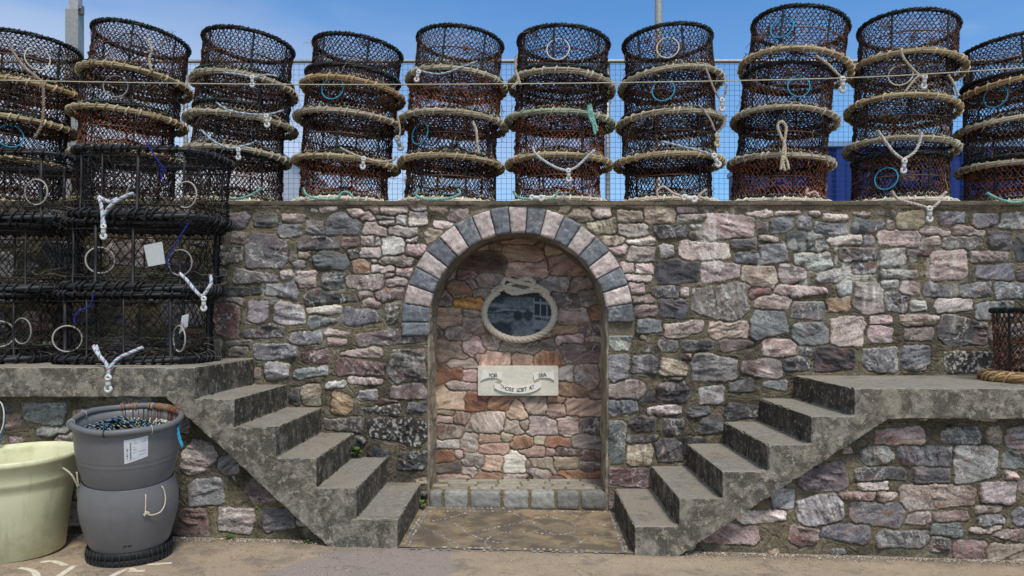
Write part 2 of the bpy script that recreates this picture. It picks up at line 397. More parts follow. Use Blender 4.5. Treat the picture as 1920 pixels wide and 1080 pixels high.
NIC = tile(740, 380, 2.7, """285 415 390 480 o;395 430 480 480 u;370 385 510 435 p;295 487 440 540 O;230 465 290 525 u;210 530 345 615 v;330 540 425 575 p;345 580 440 640 p;275 635 365 700 p;750 388 885 430 l;
895 400 1000 445 u;810 480 935 530 u;940 440 1040 520 u;830 533 985 615 p;985 525 1060 590 o;815 618 930 665 o;935 600 1060 670 u;830 668 960 710 p;960 680 1055 705 p;855 712 1040 795 u;
700 765 850 825 R;420 765 590 822 v;597 760 705 820 v;210 700 345 795 v;345 705 450 760 p;450 690 530 730 p;540 710 715 760 p;275 795 415 840 p;210 840 340 900 R;345 848 418 900 p;830 835 905 905 q;
910 838 1015 920 p;835 910 945 975 o;215 950 360 1050 v;350 970 470 1062 R;270 908 415 950 p""") + tile(740, 740, 3.176, """252 10 410 95 v;412 15 558 108 R;540 12 685 95 R;670 60 780 160 v;
765 12 910 100 t;918 55 1015 135 v;1020 35 1240 130 v;900 10 1010 50 o;252 95 355 125 t;355 105 480 185 v;425 100 648 228 p;255 130 350 172 p;255 172 415 265 p;388 235 500 345 p;500 228 630 288 v;
620 228 715 275 t;690 248 828 325 R;648 145 750 240 p;742 155 800 200 p;800 150 965 245 p;970 135 1098 245 p;1100 140 1240 232 u;830 240 900 300 t;898 250 1048 312 R;1052 238 1245 322 u;
255 270 385 320 q;500 290 675 358 v;738 305 900 375 v;900 325 955 372 p;962 318 1110 368 u;1110 328 1250 398 m;255 330 355 402 R;350 330 410 370 p;408 348 535 430 p;530 355 650 455 v;
640 330 785 468 Q;770 400 810 445 p;812 372 945 445 p;950 365 1100 445 t;1098 400 1245 470 u;255 410 400 468 u;402 430 480 472 p;500 455 620 500 o;790 440 915 498 p;990 445 1150 500 R;
1155 455 1250 500 R;670 468 840 500 p;255 472 430 500 p""")
PAL = dict(g=(114, 115, 118), d=(76, 76, 79), l=(154, 152, 151), p=(168, 151, 146), q=(194, 182, 176), m=(110, 88, 86), o=(164, 134, 114), u=(120, 108, 106),
           w=(94, 90, 88), W=(64, 61, 60), t=(166, 151, 134), O=(190, 140, 84), R=(148, 110, 90), v=(176, 150, 136), Q=(212, 205, 198))
MORTAR = (108, 100, 80)

class Field:
    """a stretch of rubble walling as a height field over a raster in photo pixels"""
    def __init__(s, x0, x1, y0, y1, step, seed=1):
        s.x = np.arange(x0, x1 + step, step); s.y = np.arange(y0, y1 + step, step)
        s.step = step; s.X, s.Y = np.meshgrid(s.x, s.y)
        sh = s.X.shape; s.d1 = np.full(sh, 60.0); s.d2 = np.full(sh, 90.0); s.id = np.full(sh, -1)
        s.rs = np.random.RandomState(seed); s.kinds = []; s.cent = []; s.size = []
        s.WX = s.X + 3.2 * fbm(s.X / 26, s.Y / 26, seed, 3) + 2.4 * fbm(s.X / 9, s.Y / 9, seed + 9, 3)
        s.WY = s.Y + 2.6 * fbm(s.X / 24, s.Y / 24, seed + 5, 3) + 2.2 * fbm(s.X / 9, s.Y / 9, seed + 14, 3)
    def stone(s, x0, y0, x1, y1, kind, grow=0, chop=1.0):
        rs = s.rs; cx, cy = (x0 + x1) / 2, (y0 + y1) / 2; hw, hh = (x1 - x0) / 2 + grow, (y1 - y0) / 2 + grow
        if s.kinds:
            for (c, z) in zip(s.cent, s.size):
                if abs(c[0] - cx) < z[0] * .6 and abs(c[1] - cy) < z[1] * .6: return False
        mg = 34
        ix0 = max(0, int((cx - hw - mg - s.x[0]) / s.step)); ix1 = min(len(s.x), int((cx + hw + mg - s.x[0]) / s.step) + 1)
        iy0 = max(0, int((cy - hh - mg - s.y[0]) / s.step)); iy1 = min(len(s.y), int((cy + hh + mg - s.y[0]) / s.step) + 1)
        if ix1 <= ix0 or iy1 <= iy0: return False
        sl = (slice(iy0, iy1), slice(ix0, ix1))
        dx = s.WX[sl] - cx; dy = s.WY[sl] - cy
        pl = []
        for (nx, ny, r) in ((1, 0, hw), (-1, 0, hw), (0, 1, hh), (0, -1, hh)):
            a = rs.normal(0, .12); c, sn = math.cos(a), math.sin(a)
            pl.append((nx * c - ny * sn, nx * sn + ny * c, r))
        m = min(hw, hh)
        for sx in (1, -1):
            for sy in (1, -1):
                cut = (rs.rand() ** 1.6) * 1.0 * m * chop
                a = math.atan2(hh if hh < hw else hw, hw if hh < hw else hh) if False else R(45 + rs.normal(0, 12))
                nx, ny = sx * math.cos(a), sy * math.sin(a)
                r = (hw * abs(nx) + hh * abs(ny)) - cut * .72
                pl.append((nx, ny, r))
        k = .7; acc = 0
        for nx, ny, r in pl: acc = acc + np.exp(np.clip((dx * nx + dy * ny - r) / k, -60, 40))
        d = k * np.log(acc)
        i = len(s.kinds); D1 = s.d1[sl]; D2 = s.d2[sl]; I = s.id[sl]
        near = d < D1
        D2[...] = np.where(near, D1, np.minimum(D2, d)); I[...] = np.where(near, i, I); D1[...] = np.where(near, d, D1)
        s.kinds.append(kind); s.cent.append((cx, cy)); s.size.append((hw, hh)); return True
    def fill(s, kinds, sizes, tries, keep=lambda x, y: True, gap=7.0):
        rs = s.rs
        for (wmin, wmax, hmin, hmax) in sizes:
            for _ in range(tries):
                w = rs.uniform(wmin, wmax); h = rs.uniform(hmin, hmax)
                cx = rs.uniform(s.x[0], s.x[-1]); cy = rs.uniform(s.y[0], s.y[-1])
                if not keep(cx, cy): continue
                ok = True
                for fx in (-1, -.5, 0, .5, 1):
                    for fy in (-1, 0, 1):
                        ix = int((cx + fx * w / 2 - s.x[0]) / s.step); iy = int((cy + fy * h / 2 - s.y[0]) / s.step)
                        if 0 <= ix < len(s.x) and 0 <= iy < len(s.y) and s.d1[iy, ix] < gap: ok = False; break
                    if not ok: break
                if ok: s.stone(cx - w / 2, cy - h / 2, cx + w / 2, cy + h / 2, kinds[rs.randint(len(kinds))])
    def finish(s, scale, joint=3.0, tight=False, relief=1.0, stain=None, proud=(.004, .020), mortar=MORTAR, jamp=1.0):
        rs = s.rs; n = len(s.kinds); X, Y = s.X, s.Y
        gap = (s.d2 - s.d1 - joint) / 2
        e = np.minimum(np.where(tight, 99, -s.d1), gap) + .9 * fbm(X / 4.5, Y / 4.5, 31, 2)
        e = np.where(s.id < 0, -1, e)
        st = e > 0
        idc = np.clip(s.id, 0, n - 1)
        ang = rs.normal(0, .35, n); kd = np.array(s.kinds)
        ang = np.where(rs.rand(n) < .15, ang + 1.2, ang)
        hs = rs.uniform(*proud, n); tx = rs.normal(0, .00022, n); ty = rs.normal(-.0002, .00028, n)
        cx = np.array(s.cent)[:, 0][idc]; cy = np.array(s.cent)[:, 1][idc]
        dx, dy = X - cx, Y - cy; ca, sa = np.cos(ang[idc]), np.sin(ang[idc])
        off = rs.rand(n) * 97
        u = (dx * ca + dy * sa) + off[idc] * 13; v = (-dx * sa + dy * ca) + off[idc] * 7
        strat = fbm(u / 30, v / 6.5, 3, 5)
        rdg = fbm(u / 22, v / 14, 17, 4, True)
        stepn = fbm(u / 30, v / 12, 23, 3); fq = stepn * 5; fac = (np.floor(fq) + sstep(.35, .65, fq - np.floor(fq))) / 5
        rg = rs.uniform(.5, 1.5, n)[idc] * relief
        fct = 9.
        for _ in range(4):
            gx = rs.normal(0, .00055, n) * relief; gy = rs.normal(0, .0009, n) * relief; bb = rs.uniform(.0, .010, n)
            fct = np.minimum(fct, dx * gx[idc] + dy * gy[idc] + bb[idc])
        fct = np.clip(fct, -.016, .016)
        hst = fct + hs[idc] * (1 - np.exp(-np.clip(e, 0, 99) / 1.5)) + dx * tx[idc] + dy * ty[idc] + rg * (.009 * strat + .007 * rdg + .018 * fac + .004 * fbm(X / 4.2, Y / 4.2, 29, 3))
        fis = np.exp(-(np.abs(fbm(u / 44, v / 11, 25, 4)) / .014) ** 2) * np.clip(fbm(X / 30, Y / 30, 27, 2) * 4 + .9, 0, 1) * np.clip(e / 3, 0, 1) * (1 if relief > .5 else .35)
        hst = np.maximum(hst - .006 * fis, .002 + .004 * np.clip(e, 0, 1))
        mort = .004 * fbm(X / 11, Y / 7, 41, 4) * jamp + .0035 * fbm(X / 60, Y / 30, 45, 3) * jamp + .002 * fbm(X / 3.5, Y / 3, 46, 2) * jamp
        mort = mort - (.004 + .012 * np.clip(fbm(X / 50, Y / 30, 47, 3) * 2, 0, 1)) * np.exp(-np.clip(-e, 0, 30) / 1.6)
        crack = np.abs(fbm(X / 90, Y / 22, 51, 4)); mort = mort - .006 * np.exp(-(crack / .01) ** 2)
        jl = np.exp(-((s.d2 - s.d1) / 1.3) ** 2) * (e < -1.2) * (s.id >= 0) * np.clip(fbm(X / 45, Y / 30, 57, 2) * 5 + 1.2, 0, 1)
        mort = mort - .004 * jl + .003 * np.exp(-((s.d2 - s.d1 - 4) / 2.) ** 2) * (e < 0)
        H = np.where(st, hst, mort)
        # colours
        def L3(c): return np.array(lin(*c))
        base = np.array([L3(PAL[k]) for k in s.kinds])
        base = base * rs.uniform(.62, 1.28, (n, 1)) * (1 + rs.normal(0, .035, (n, 3)))
        C = base[idc]
        streak = fbm(u / 40, v / 4.5, 61, 4); blot = fbm(u / 26, v / 20, 67, 4)
        C = C * np.clip(1.04 + .8 * streak + .6 * blot + .45 * fbm(u / 6, v / 3, 64, 2), .15, 2)[..., None]
        C = C * (1 - .62 * fis[..., None])
        # drift between grey and pink within a stone
        mixc = L3((150, 118, 112)); f = (np.clip(fbm(X / 40, Y / 30, 71, 4) * 1.6, 0, 1) * .35)[..., None]
        C = C * (1 - f) + mixc * f
        rust = L3((150, 96, 62)); f = (np.clip(fbm(u / 30, v / 18, 77, 4) * 3 - .9, 0, 1) * .45)[..., None]
        C = C * (1 - f) + rust * f
        # pale calcite veins on many stones
        vein = np.exp(-(np.abs(fbm(u / 55, v / 38, 83, 5)) / .016) ** 2) + .7 * np.exp(-(np.abs(fbm(u / 30, v / 48, 87, 4)) / .012) ** 2)
        hasv = (rs.rand(n) < .6)[idc] & np.isin(kd, list('gdlupmq'))[idc]
        f = (np.clip(vein, 0, 1) * hasv * .7)[..., None]; C = C * (1 - f) + L3((214, 210, 206)) * f
        # limewash / lichen flecks
        flk = np.clip(fbm(X / 3.6, Y / 4.4, 91, 3) * 5 - .5 + 1.2 * fbm(X / 20, Y / 12, 93, 2), 0, 1)
        amt = np.where(np.isin(kd, ['W']), .95, np.where(np.isin(kd, ['w']), .5, 0))[idc]
        amt = np.maximum(amt, .6 * (rs.rand(n) < .38)[idc] * np.clip(fbm(X / 30, Y / 30, 95, 2) * 3, 0, 1))
        f = (flk * amt)[..., None]; C = C * (1 - f) + L3((192, 190, 182)) * f
        rim = np.exp(-np.clip(e, 0, 50) / 1.8) * (rs.rand(n) < .5)[idc] * np.clip(fbm(X / 18, Y / 18, 99, 3) * 2 + .5, 0, 1)
        f = (rim * .62)[..., None]; C = C * (1 - f) + L3((190, 180, 164)) * f
        Cm = L3(mortar) * (1 + .4 * fbm(X / 14, Y / 8, 103, 5) + .3 * fbm(X / 80, Y / 50, 107, 3) + .35 * fbm(X / 3.2, Y / 2.6, 108, 2))[..., None]
        gr = (np.clip(fbm(X / 70, Y / 40, 111, 4) * 3 + .1, 0, 1) * .65)[..., None]; Cm = Cm * (1 - gr) + L3((62, 57, 47)) * gr
        wh = (np.clip(fbm(X / 26, Y / 16, 117, 4) * 4 - 1.3, 0, 1) * .4)[..., None]; Cm = Cm * (1 - wh) + L3((168, 160, 142)) * wh
        cl = np.clip(np.exp(-(crack / .012) ** 2) * .6 + jl * .55, 0, .8)[..., None]; Cm = Cm * (1 - cl) + L3((40, 36, 30)) * cl
        ed = np.exp(-np.clip(-e, 0, 30) / 1.3)[..., None] * .45; Cm = Cm * (1 - ed) + L3((44, 40, 33)) * ed
        a = sstep(-.3, .6, e)[..., None]
        C = Cm * (1 - a) + C * a
        if stain is not None: C = stain(X, Y, C, H)
        s.H = H; s.C = np.clip(C, .012, .85); s.e = e; s.scale = scale
    def build(s, name, mtl, d, keep=None, parent=None):
        k = d / F
        V = np.stack([(s.X - VX) * k, YD(d) - s.H, EYE - (s.Y - VY) * k], -1).reshape(-1, 3)
        h, w = s.X.shape; idx = np.arange(h * w).reshape(h, w)
        Q = np.stack([idx[:-1, :-1], idx[1:, :-1], idx[1:, 1:], idx[:-1, 1:]], -1)
        if keep is not None:
            kk = keep(s.X, s.Y); kf = kk[:-1, :-1] & kk[1:, :-1] & kk[1:, 1:] & kk[:-1, 1:]
            Q = Q[kf]
        Q = Q.reshape(-1, 4)
        used = np.unique(Q); rem = np.full(h * w, -1); rem[used] = np.arange(len(used))
        mb = MB(); mb.add(V[used], rem[Q], None, s.C.reshape(-1, 3)[used])
        return mb.obj(name, mtl, parent)

ACX = -0.057; ARI = 0.697; ARO = 0.90; SPZ = 1.467
ACPX = VX + ACX * 240; SPY = VY + (EYE - SPZ) * 240
wall = empty('rubble_wall', (0, 0, 0))
tag(wall, 'mottled grey and pink rubble stone wall with a round-headed arched niche', 'stone wall')

def inside_open(X, Y, r):
    rr = r * 240
    return ((X - ACPX) ** 2 + (Y - SPY) ** 2 < rr * rr) | ((np.abs(X - ACPX) < rr) & (Y > SPY) & (Y < 960))
def streaks(X, Y, C, x, y0, y1, w, amt, col, seed):
    m = np.exp(-((X - x - 5 * fbm(Y / 30, X * 0 + seed, seed, 2)) / w) ** 2) * sstep(y0, y0 + 8, Y) * sstep(y1, y1 - 35, Y)
    m = m * np.clip(.55 + 1.6 * fbm(X / 5, Y / 22, seed + 3, 3), 0, 1)
    f = (m * amt)[..., None]; return C * (1 - f) + np.array(lin(*col)) * f
def stain_up(X, Y, C, H):
    wcol = (214, 212, 204)
    for i, (x, a, b, w, k) in enumerate([(1338, 395, 520, 9, .75), (1322, 440, 505, 5, .7), (1375, 380, 420, 4, .5), (1512, 480, 560, 5, .6), (1548, 470, 540, 12, .4), (1592, 490, 560, 8, .5), (1622, 525, 600, 5, .8), (1636, 528, 590, 3, .8),
                                         (1650, 500, 590, 14, .35), (1682, 500, 560, 9, .35), (1785, 450, 640, 6, .4), (1745, 480, 560, 5, .35), (1675, 660, 720, 8, .4), (1420, 405, 480, 5, .3), (690, 760, 800, 16, .35),
                                         (780, 660, 700, 12, .5), (1500, 640, 690, 6, .3)]):
        C = streaks(X, Y, C, x, a, b, w, k, wcol, 200 + i)
    dk = (38, 35, 31)
    for i, (x, a, b, w, k) in enumerate([(1215, 640, 900, 26, .6), (1190, 560, 760, 10, .55), (1262, 560, 640, 8, .5), (1300, 690, 860, 30, .5), (770, 630, 900, 26, .45), (700, 740, 880, 18, .35), (1350, 640, 760, 12, .4),
                                         (745, 600, 640, 14, .5), (620, 720, 800, 20, .35), (800, 380, 430, 20, .3), (1345, 380, 400, 20, .5), (1470, 640, 700, 20, .3), (1228, 400, 600, 6, .35), (755, 440, 600, 6, .3)]):
        C = streaks(X, Y, C, x, a, b, w, k, dk, 240 + i)
    w = np.exp(-(((X - 1600) / 190) ** 2 + ((Y - 490) / 75) ** 2)) + .7 * np.exp(-(((X - 1350) / 70) ** 2 + ((Y - 440) / 70) ** 2)) + .5 * np.exp(-(((X - 560) / 160) ** 2 + ((Y - 560) / 120) ** 2))
    f = (np.clip(fbm(X / 16, Y / 20, 151, 5) * 4 - .5, 0, 1) * np.clip(w, 0, 1) * .55)[..., None]; C = C * (1 - f) + np.array(lin(*wcol)) * f
    w = np.exp(-(((X - 1235) / 60) ** 2 + ((Y - 760) / 150) ** 2)) + .8 * np.exp(-(((X - 1400) / 120) ** 2 + ((Y - 690) / 60) ** 2)) + .8 * np.exp(-(((X - 760) / 45) ** 2 + ((Y - 740) / 170) ** 2)) + .5 * np.exp(-(((X - 1240) / 30) ** 2 + ((Y - 500) / 120) ** 2))
    f = (np.clip(fbm(X / 22, Y / 26, 157, 5) * 3 + .35, 0, 1) * np.clip(w, 0, 1) * .72)[..., None]; C = C * (1 - f) + np.array(lin(40, 37, 33)) * f
    # grimy band toward the foot of the wall and mortar flush at the top
    f = (sstep(600, 860, Y) * np.clip(.35 + fbm(X / 60, Y / 50, 131, 4), 0, 1) * .5)[..., None]
    C = C * (1 - f) + C * np.array([.5, .47, .42]) * f
    return C
fu = Field(-140, 2060, 377, 965, 1.5, 3)
for s_ in UP:
    mx_ = (s_[0] + s_[2]) / 2; tight_ = (660 < mx_ < 800 or 1120 < mx_ < 1235) and s_[3] < 600
    fu.stone(*s_, grow=1.6 if tight_ else (-.2 if mx_ < 800 else .6), chop=.6)
def keep_fill(x, y): return (x - ACPX) ** 2 + (y - SPY) ** 2 > (ARO * 240 + 14) ** 2 if y < SPY else abs(x - ACPX) > 175
fu.fill('ggdlpqugdt', [(60, 110, 34, 56), (40, 70, 24, 40), (26, 44, 14, 26), (18, 30, 10, 15)], 1100, lambda x, y: keep_fill(x, y) and y > 398)
fu.finish(240, stain=stain_up)
# mortared flush under the arch stones
ring = ((fu.X - ACPX) ** 2 + (fu.Y - SPY) ** 2 < ((ARO + .012) * 240) ** 2) & (fu.Y < SPY + 26)
fu.H = np.where(ring, .004 + .003 * fbm(fu.X / 8, fu.Y / 8, 7, 3), fu.H)
fu.C = np.where(ring[..., None], np.array(lin(104, 96, 80)) * (1 + .3 * fbm(fu.X / 9, fu.Y / 9, 5, 3))[..., None], fu.C)
top = sstep(396, 386, fu.Y + 3 * fbm(fu.X / 40, fu.Y / 9, 8, 3))
fu.H = fu.H * (1 - top) + top * (.012 + .006 * fbm(fu.X / 14, fu.Y / 5, 12, 4))
fu.C = fu.C * (1 - top[..., None]) + top[..., None] * np.array(lin(98, 88, 70)) * (1 + .5 * fbm(fu.X / 40, fu.Y / 6, 14, 4))[..., None]
fu.build('upper_stonework', M['stone'], DW, lambda X, Y: ~inside_open(X, Y, ARI + .008), wall)

# the plinth walls under the two flights
def low_keep_l(X, Y):
    lim = np.where(X < 310, 735, 735 + (X - 310) * (1022 - 735) / 355.0)
    return (Y > lim) & (X < 690)
def low_keep_r(X, Y):
    lim = np.where(X > 1665, 778, 778 + (1665 - X) * (1045 - 788) / 395.0)
    return (Y > lim) & (X > 1245)
def stain_nic(X, Y, C, H):
    return C * np.array([1.02, 1.0, .95])
def stain_low(X, Y, C, H):
    f = (np.clip(.3 + fbm(X / 80, Y / 50, 141, 4) * 1.6, 0, 1) * .35)[..., None]
    C = C * (1 - f) + C * np.array([.6, .56, .5]) * f
    return C
fl = Field(-160, 700, 725, 1045, 1.6, 5)
for s_ in LOWL: fl.stone(*s_, grow=1.5, chop=.8)
fl.fill('ltqugd', [(50, 90, 36, 60), (30, 60, 24, 38), (16, 30, 10, 18)], 500, lambda x, y: y < 1000)
fl.finish(285, stain=stain_low); fl.build('plinth_stonework', M['stone'], DL, low_keep_l, wall)
fr = Field(1230, 2080, 770, 1075, 1.6, 6)
for s_ in LOWR: fr.stone(*s_, grow=1.5, chop=.8)
fr.fill('lgqpdt', [(50, 90, 30, 50), (30, 60, 20, 34), (16, 30, 9, 16)], 500, lambda x, y: y < 1040)
fr.finish(285, stain=stain_low); fr.build('plinth_stonework', M['stone'], DL, low_keep_r, wall)

# the niche lining: tight crazy masonry
fn = Field(796, 1150, 430, 912, 1.4, 8)
for s_ in NIC: fn.stone(*s_, grow=1.5, chop=.55)
fn.fill('uvupvum', [(60, 110, 22, 32), (40, 70, 18, 26), (26, 44, 12, 20), (18, 30, 9, 14)], 900, gap=2.5)
fn.finish(222, stain=stain_nic, joint=1.7, tight=True, relief=.26, proud=(.006, .010), mortar=(150, 126, 104), jamp=.4)
fn.build('niche_lining', M['nichestone'], DN, None, wall)

# the arch: nineteen dressed stones, pink and blue-grey in turn
mb = MB(); rs = np.random.RandomState(5)
def voussoir(a0, a1, col, r0=ARI, r1=ARO, flat=None):
    nu, nv = 12, 16; y0 = -.034 - rs.uniform(0, .008); yb = .06
    gapr = .0035
    pts = []
    U = np.linspace(0, 1, nu); Vv = np.linspace(0, 1, nv)
    r1 = r1 + rs.uniform(-.006, .006)
    for i, u in enumerate(U):
        for j, v in enumerate(Vv):
            r = r0 + (r1 - r0) * v; g = gapr / r
            a = (a0 + g) + (a1 - a0 - 2 * g) * u
            if flat: x = ACX + flat * r; z = SPZ - (flat_z0 + (flat_z1 - flat_z0) * u)
            else: x = ACX - math.cos(a) * r; z = SPZ + math.sin(a) * r
            ed = min(u, 1 - u) * 5; ed2 = min(v, 1 - v) * 6
            e = min(1, ed, ed2)
            y = y0 + .005 * (1 - e) ** 2 + .009 * mnoise.fractal(Vector((x * 34, 3 + a0 * 9, z * 34)), 1, 2, 4)
            jx = .003 * mnoise.noise(Vector((x * 40, 9, z * 40))); pts.append((x + jx, y, z + jx))
    idx = np.arange(nu * nv).reshape(nu, nv)
    Q = np.stack([idx[:-1, :-1], idx[:-1, 1:], idx[1:, 1:], idx[1:, :-1]], -1).reshape(-1, 4).tolist()
    bnd = list(idx[0, :]) + list(idx[1:, -1]) + list(idx[-1, :-1][::-1]) + list(idx[1:-1, 0][::-1])
    base = len(pts); V = pts + [(pts[b][0], yb, pts[b][2]) for b in bnd]
    nb = len(bnd)
    for q in range(nb): Q.append((bnd[q], base + q, base + (q + 1) % nb, bnd[(q + 1) % nb]))
    Va = np.array(V); c = np.array(lin(*col)) * rs.uniform(.85, 1.15) * (1 + rs.normal(0, .02, 3))
    pat = 1 + .5 * fbm(Va[:, 0] * 18 + a0 * 5, Va[:, 2] * 18, 3, 4) + .4 * fbm(Va[:, 0] * 60, Va[:, 2] * 60, 9, 3)
    C = c[None] * pat[:, None]
    vv = np.exp(-(np.abs(fbm(Va[:, 0] * 7 + a0 * 3, Va[:, 2] * 7, 21, 4)) / .03) ** 2)[:, None] * .35
    C = C * (1 - vv) + np.array(lin(200, 194, 190)) * vv
    mb.add(V, Q, None, np.clip(C, .02, .8))
PK = (178, 164, 160); GY = (104, 108, 114)
for i in range(19):
    voussoir(math.pi * i / 19, math.pi * (i + 1) / 19, GY if i % 2 == 0 else PK)
flat_z0, flat_z1 = .004, .105
voussoir(0, 0, GY, flat=-1)
flat_z0, flat_z1 = .004, .02
mb.obj('arch_stones', M['nichestone'], wall, smooth=True)

# intrados and jambs of the niche
mb = MB(); path = []
zb = -.03
for z in np.linspace(zb, SPZ, 150): path.append((-ARI, z, -1, 0))
for a in np.linspace(0, math.pi, 230)[1:-1]: path.append((-ARI * math.cos(a), SPZ + ARI * math.sin(a), -math.cos(a), math.sin(a)))
for z in np.linspace(SPZ, zb, 150): path.append((ARI, z, 1, 0))
path = np.array(path); nd = 40; dep = np.linspace(.0, YD(DN) + .02, nd)
Sd, Dd = np.meshgrid(np.arange(len(path)) * 1.0, dep, indexing='ij')
Lp = np.concatenate([[0], np.cumsum(np.hypot(*(np.diff(path[:, :2], axis=0).T)))])
SS = np.repeat(Lp[:, None], nd, 1)
disp = .022 * fbm(SS * 7, Dd * 5, 3, 4) + .006 * fbm(SS * 30, Dd * 30, 9, 3)
joint = np.abs(((SS * 5.1 + .25 * fbm(SS * 2, Dd * 3, 4, 2)) % 1) - .5); jm = sstep(.46, .495, joint)
jm = jm * (np.repeat(path[:, None, 1], nd, 1) > SPZ); disp = disp + .006 * jm
edge = sstep(.05, -.012, Dd); disp = disp + edge * .004
Dd = Dd.copy(); disp[:, 0] = .05; Dd[:, 0] = .024; Dd[:, 1] = .0
xx = ACX + path[:, None, 0] + path[:, None, 2] * (disp - .006); zz = path[:, None, 1] + path[:, None, 3] * (disp - .006)
Vv = np.stack([xx, Dd, zz], -1)
c1 = np.array(lin(130, 118, 102)); c2 = np.array(lin(168, 158, 138)); c3 = np.array(lin(92, 80, 70))
m1 = np.clip(.5 + 1.3 * fbm(SS * 4, Dd * 4, 14, 4), 0, 1)[..., None]; m2 = np.clip(fbm(SS * 9, Dd * 9, 19, 4) * 3 - .2, 0, 1)[..., None]
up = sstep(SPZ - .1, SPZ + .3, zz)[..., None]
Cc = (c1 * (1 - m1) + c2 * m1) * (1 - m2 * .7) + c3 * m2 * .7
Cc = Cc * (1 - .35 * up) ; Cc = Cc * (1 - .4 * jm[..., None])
idx = np.arange(Vv.shape[0] * nd).reshape(-1, nd)
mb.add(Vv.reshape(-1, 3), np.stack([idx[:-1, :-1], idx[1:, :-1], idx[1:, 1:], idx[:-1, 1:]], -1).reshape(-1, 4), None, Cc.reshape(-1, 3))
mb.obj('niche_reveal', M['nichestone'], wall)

# body and top of the wall (what the pots stand on)
def boxm(mb, x0, x1, y0, y1, z0, z1, col=(1, 1, 1)):
    V = [(x, y, z) for x in (x0, x1) for y in (y0, y1) for z in (z0, z1)]
    mb.add(V, [(0, 1, 3, 2), (4, 6, 7, 5), (0, 4, 5, 1), (2, 3, 7, 6), (0, 2, 6, 4), (1, 5, 7, 3)], None, col)
WT = 2.415
mb = MB()
nx, ny = 900, 40; xs = np.linspace(-4.7, 4.5, nx); ys = np.linspace(-.022, 1.1, ny); XX, YY = np.meshgrid(xs, ys, indexing='ij')
lip = sstep(.03, -.02, YY)
ZZ = WT - .004 + .005 * fbm(XX * 8, YY * 8, 5, 4) - lip * (.012 + .008 * fbm(XX * 11, YY * 3, 6, 4))
YY = YY - .008 * fbm(XX * 6, YY * 2, 9, 4) * sstep(.1, 0, YY)
cc = np.array(lin(116, 106, 90)) * (1 + .5 * fbm(XX * 3, YY * 12, 15, 4) + .25 * fbm(XX * 30, YY * 30, 18, 3))[..., None]
idx = np.arange(nx * ny).reshape(nx, ny)
mb.add(np.stack([XX, YY, ZZ], -1).reshape(-1, 3), np.stack([idx[:-1, :-1], idx[1:, :-1], idx[1:, 1:], idx[:-1, 1:]], -1).reshape(-1, 4), None, np.clip(cc.reshape(-1, 3), .02, .6))
front = idx[:, 0]; Fv = np.stack([XX[:, 0], YY[:, 0], ZZ[:, 0]], -1)
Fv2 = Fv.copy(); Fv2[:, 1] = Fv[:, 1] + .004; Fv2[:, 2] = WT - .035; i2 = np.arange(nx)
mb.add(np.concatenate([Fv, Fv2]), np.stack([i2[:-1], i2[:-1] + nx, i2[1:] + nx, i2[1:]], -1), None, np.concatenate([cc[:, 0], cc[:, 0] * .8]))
mb.obj('coping', M['stone'], wall)
# ------------------------------------------------------------------ ground, stairs, step, mosaic
def G(px, py):
    z = 0.0
    for _ in range(4):
        d = F * (EYE - z) / (py - VY); x = (px - VX) * d / F; z = ground_z(x)
    return Vector((x, YD(d), z))
xs = np.concatenate([[-400, -60, -15], np.linspace(-5, 5, 260), [15, 60, 400]]); ys = np.concatenate([[-400, -60, -12, -5], np.linspace(-3.4, .1, 110)])
XX, YY = np.meshgrid(xs, ys, indexing='ij')
ZZ = ground_z(np.clip(XX, -8, 8)) + .0035 * fbm(XX * 3, YY * 3, 3, 4) - .0035
for (a, b) in ((1112, 1122),):     # joint in the slab
    g0 = G(a, 1046); g1 = G(b, 1085); t = (YY - g0.y) / (g1.y - g0.y); xl = g0.x + (g1.x - g0.x) * t
    ZZ = ZZ - .018 * np.exp(-((XX - xl) / .016) ** 2) * (YY < g0.y) 
idx = np.arange(XX.size).reshape(XX.shape)
mb = MB(); mb.add(np.stack([XX, YY, ZZ], -1).reshape(-1, 3), np.stack([idx[:-1, :-1], idx[1:, :-1], idx[1:, 1:], idx[:-1, 1:]], -1).reshape(-1, 4), None, (1, 1, 1))
tag(mb.obj('ground', M['ground']), kind='structure')
mb = MB(); boxm(mb, -60, 60, 1.1, 120, -1, WT - .05)
tag(mb.obj('terrace_ground', M['ground'], smooth=False), kind='structure')

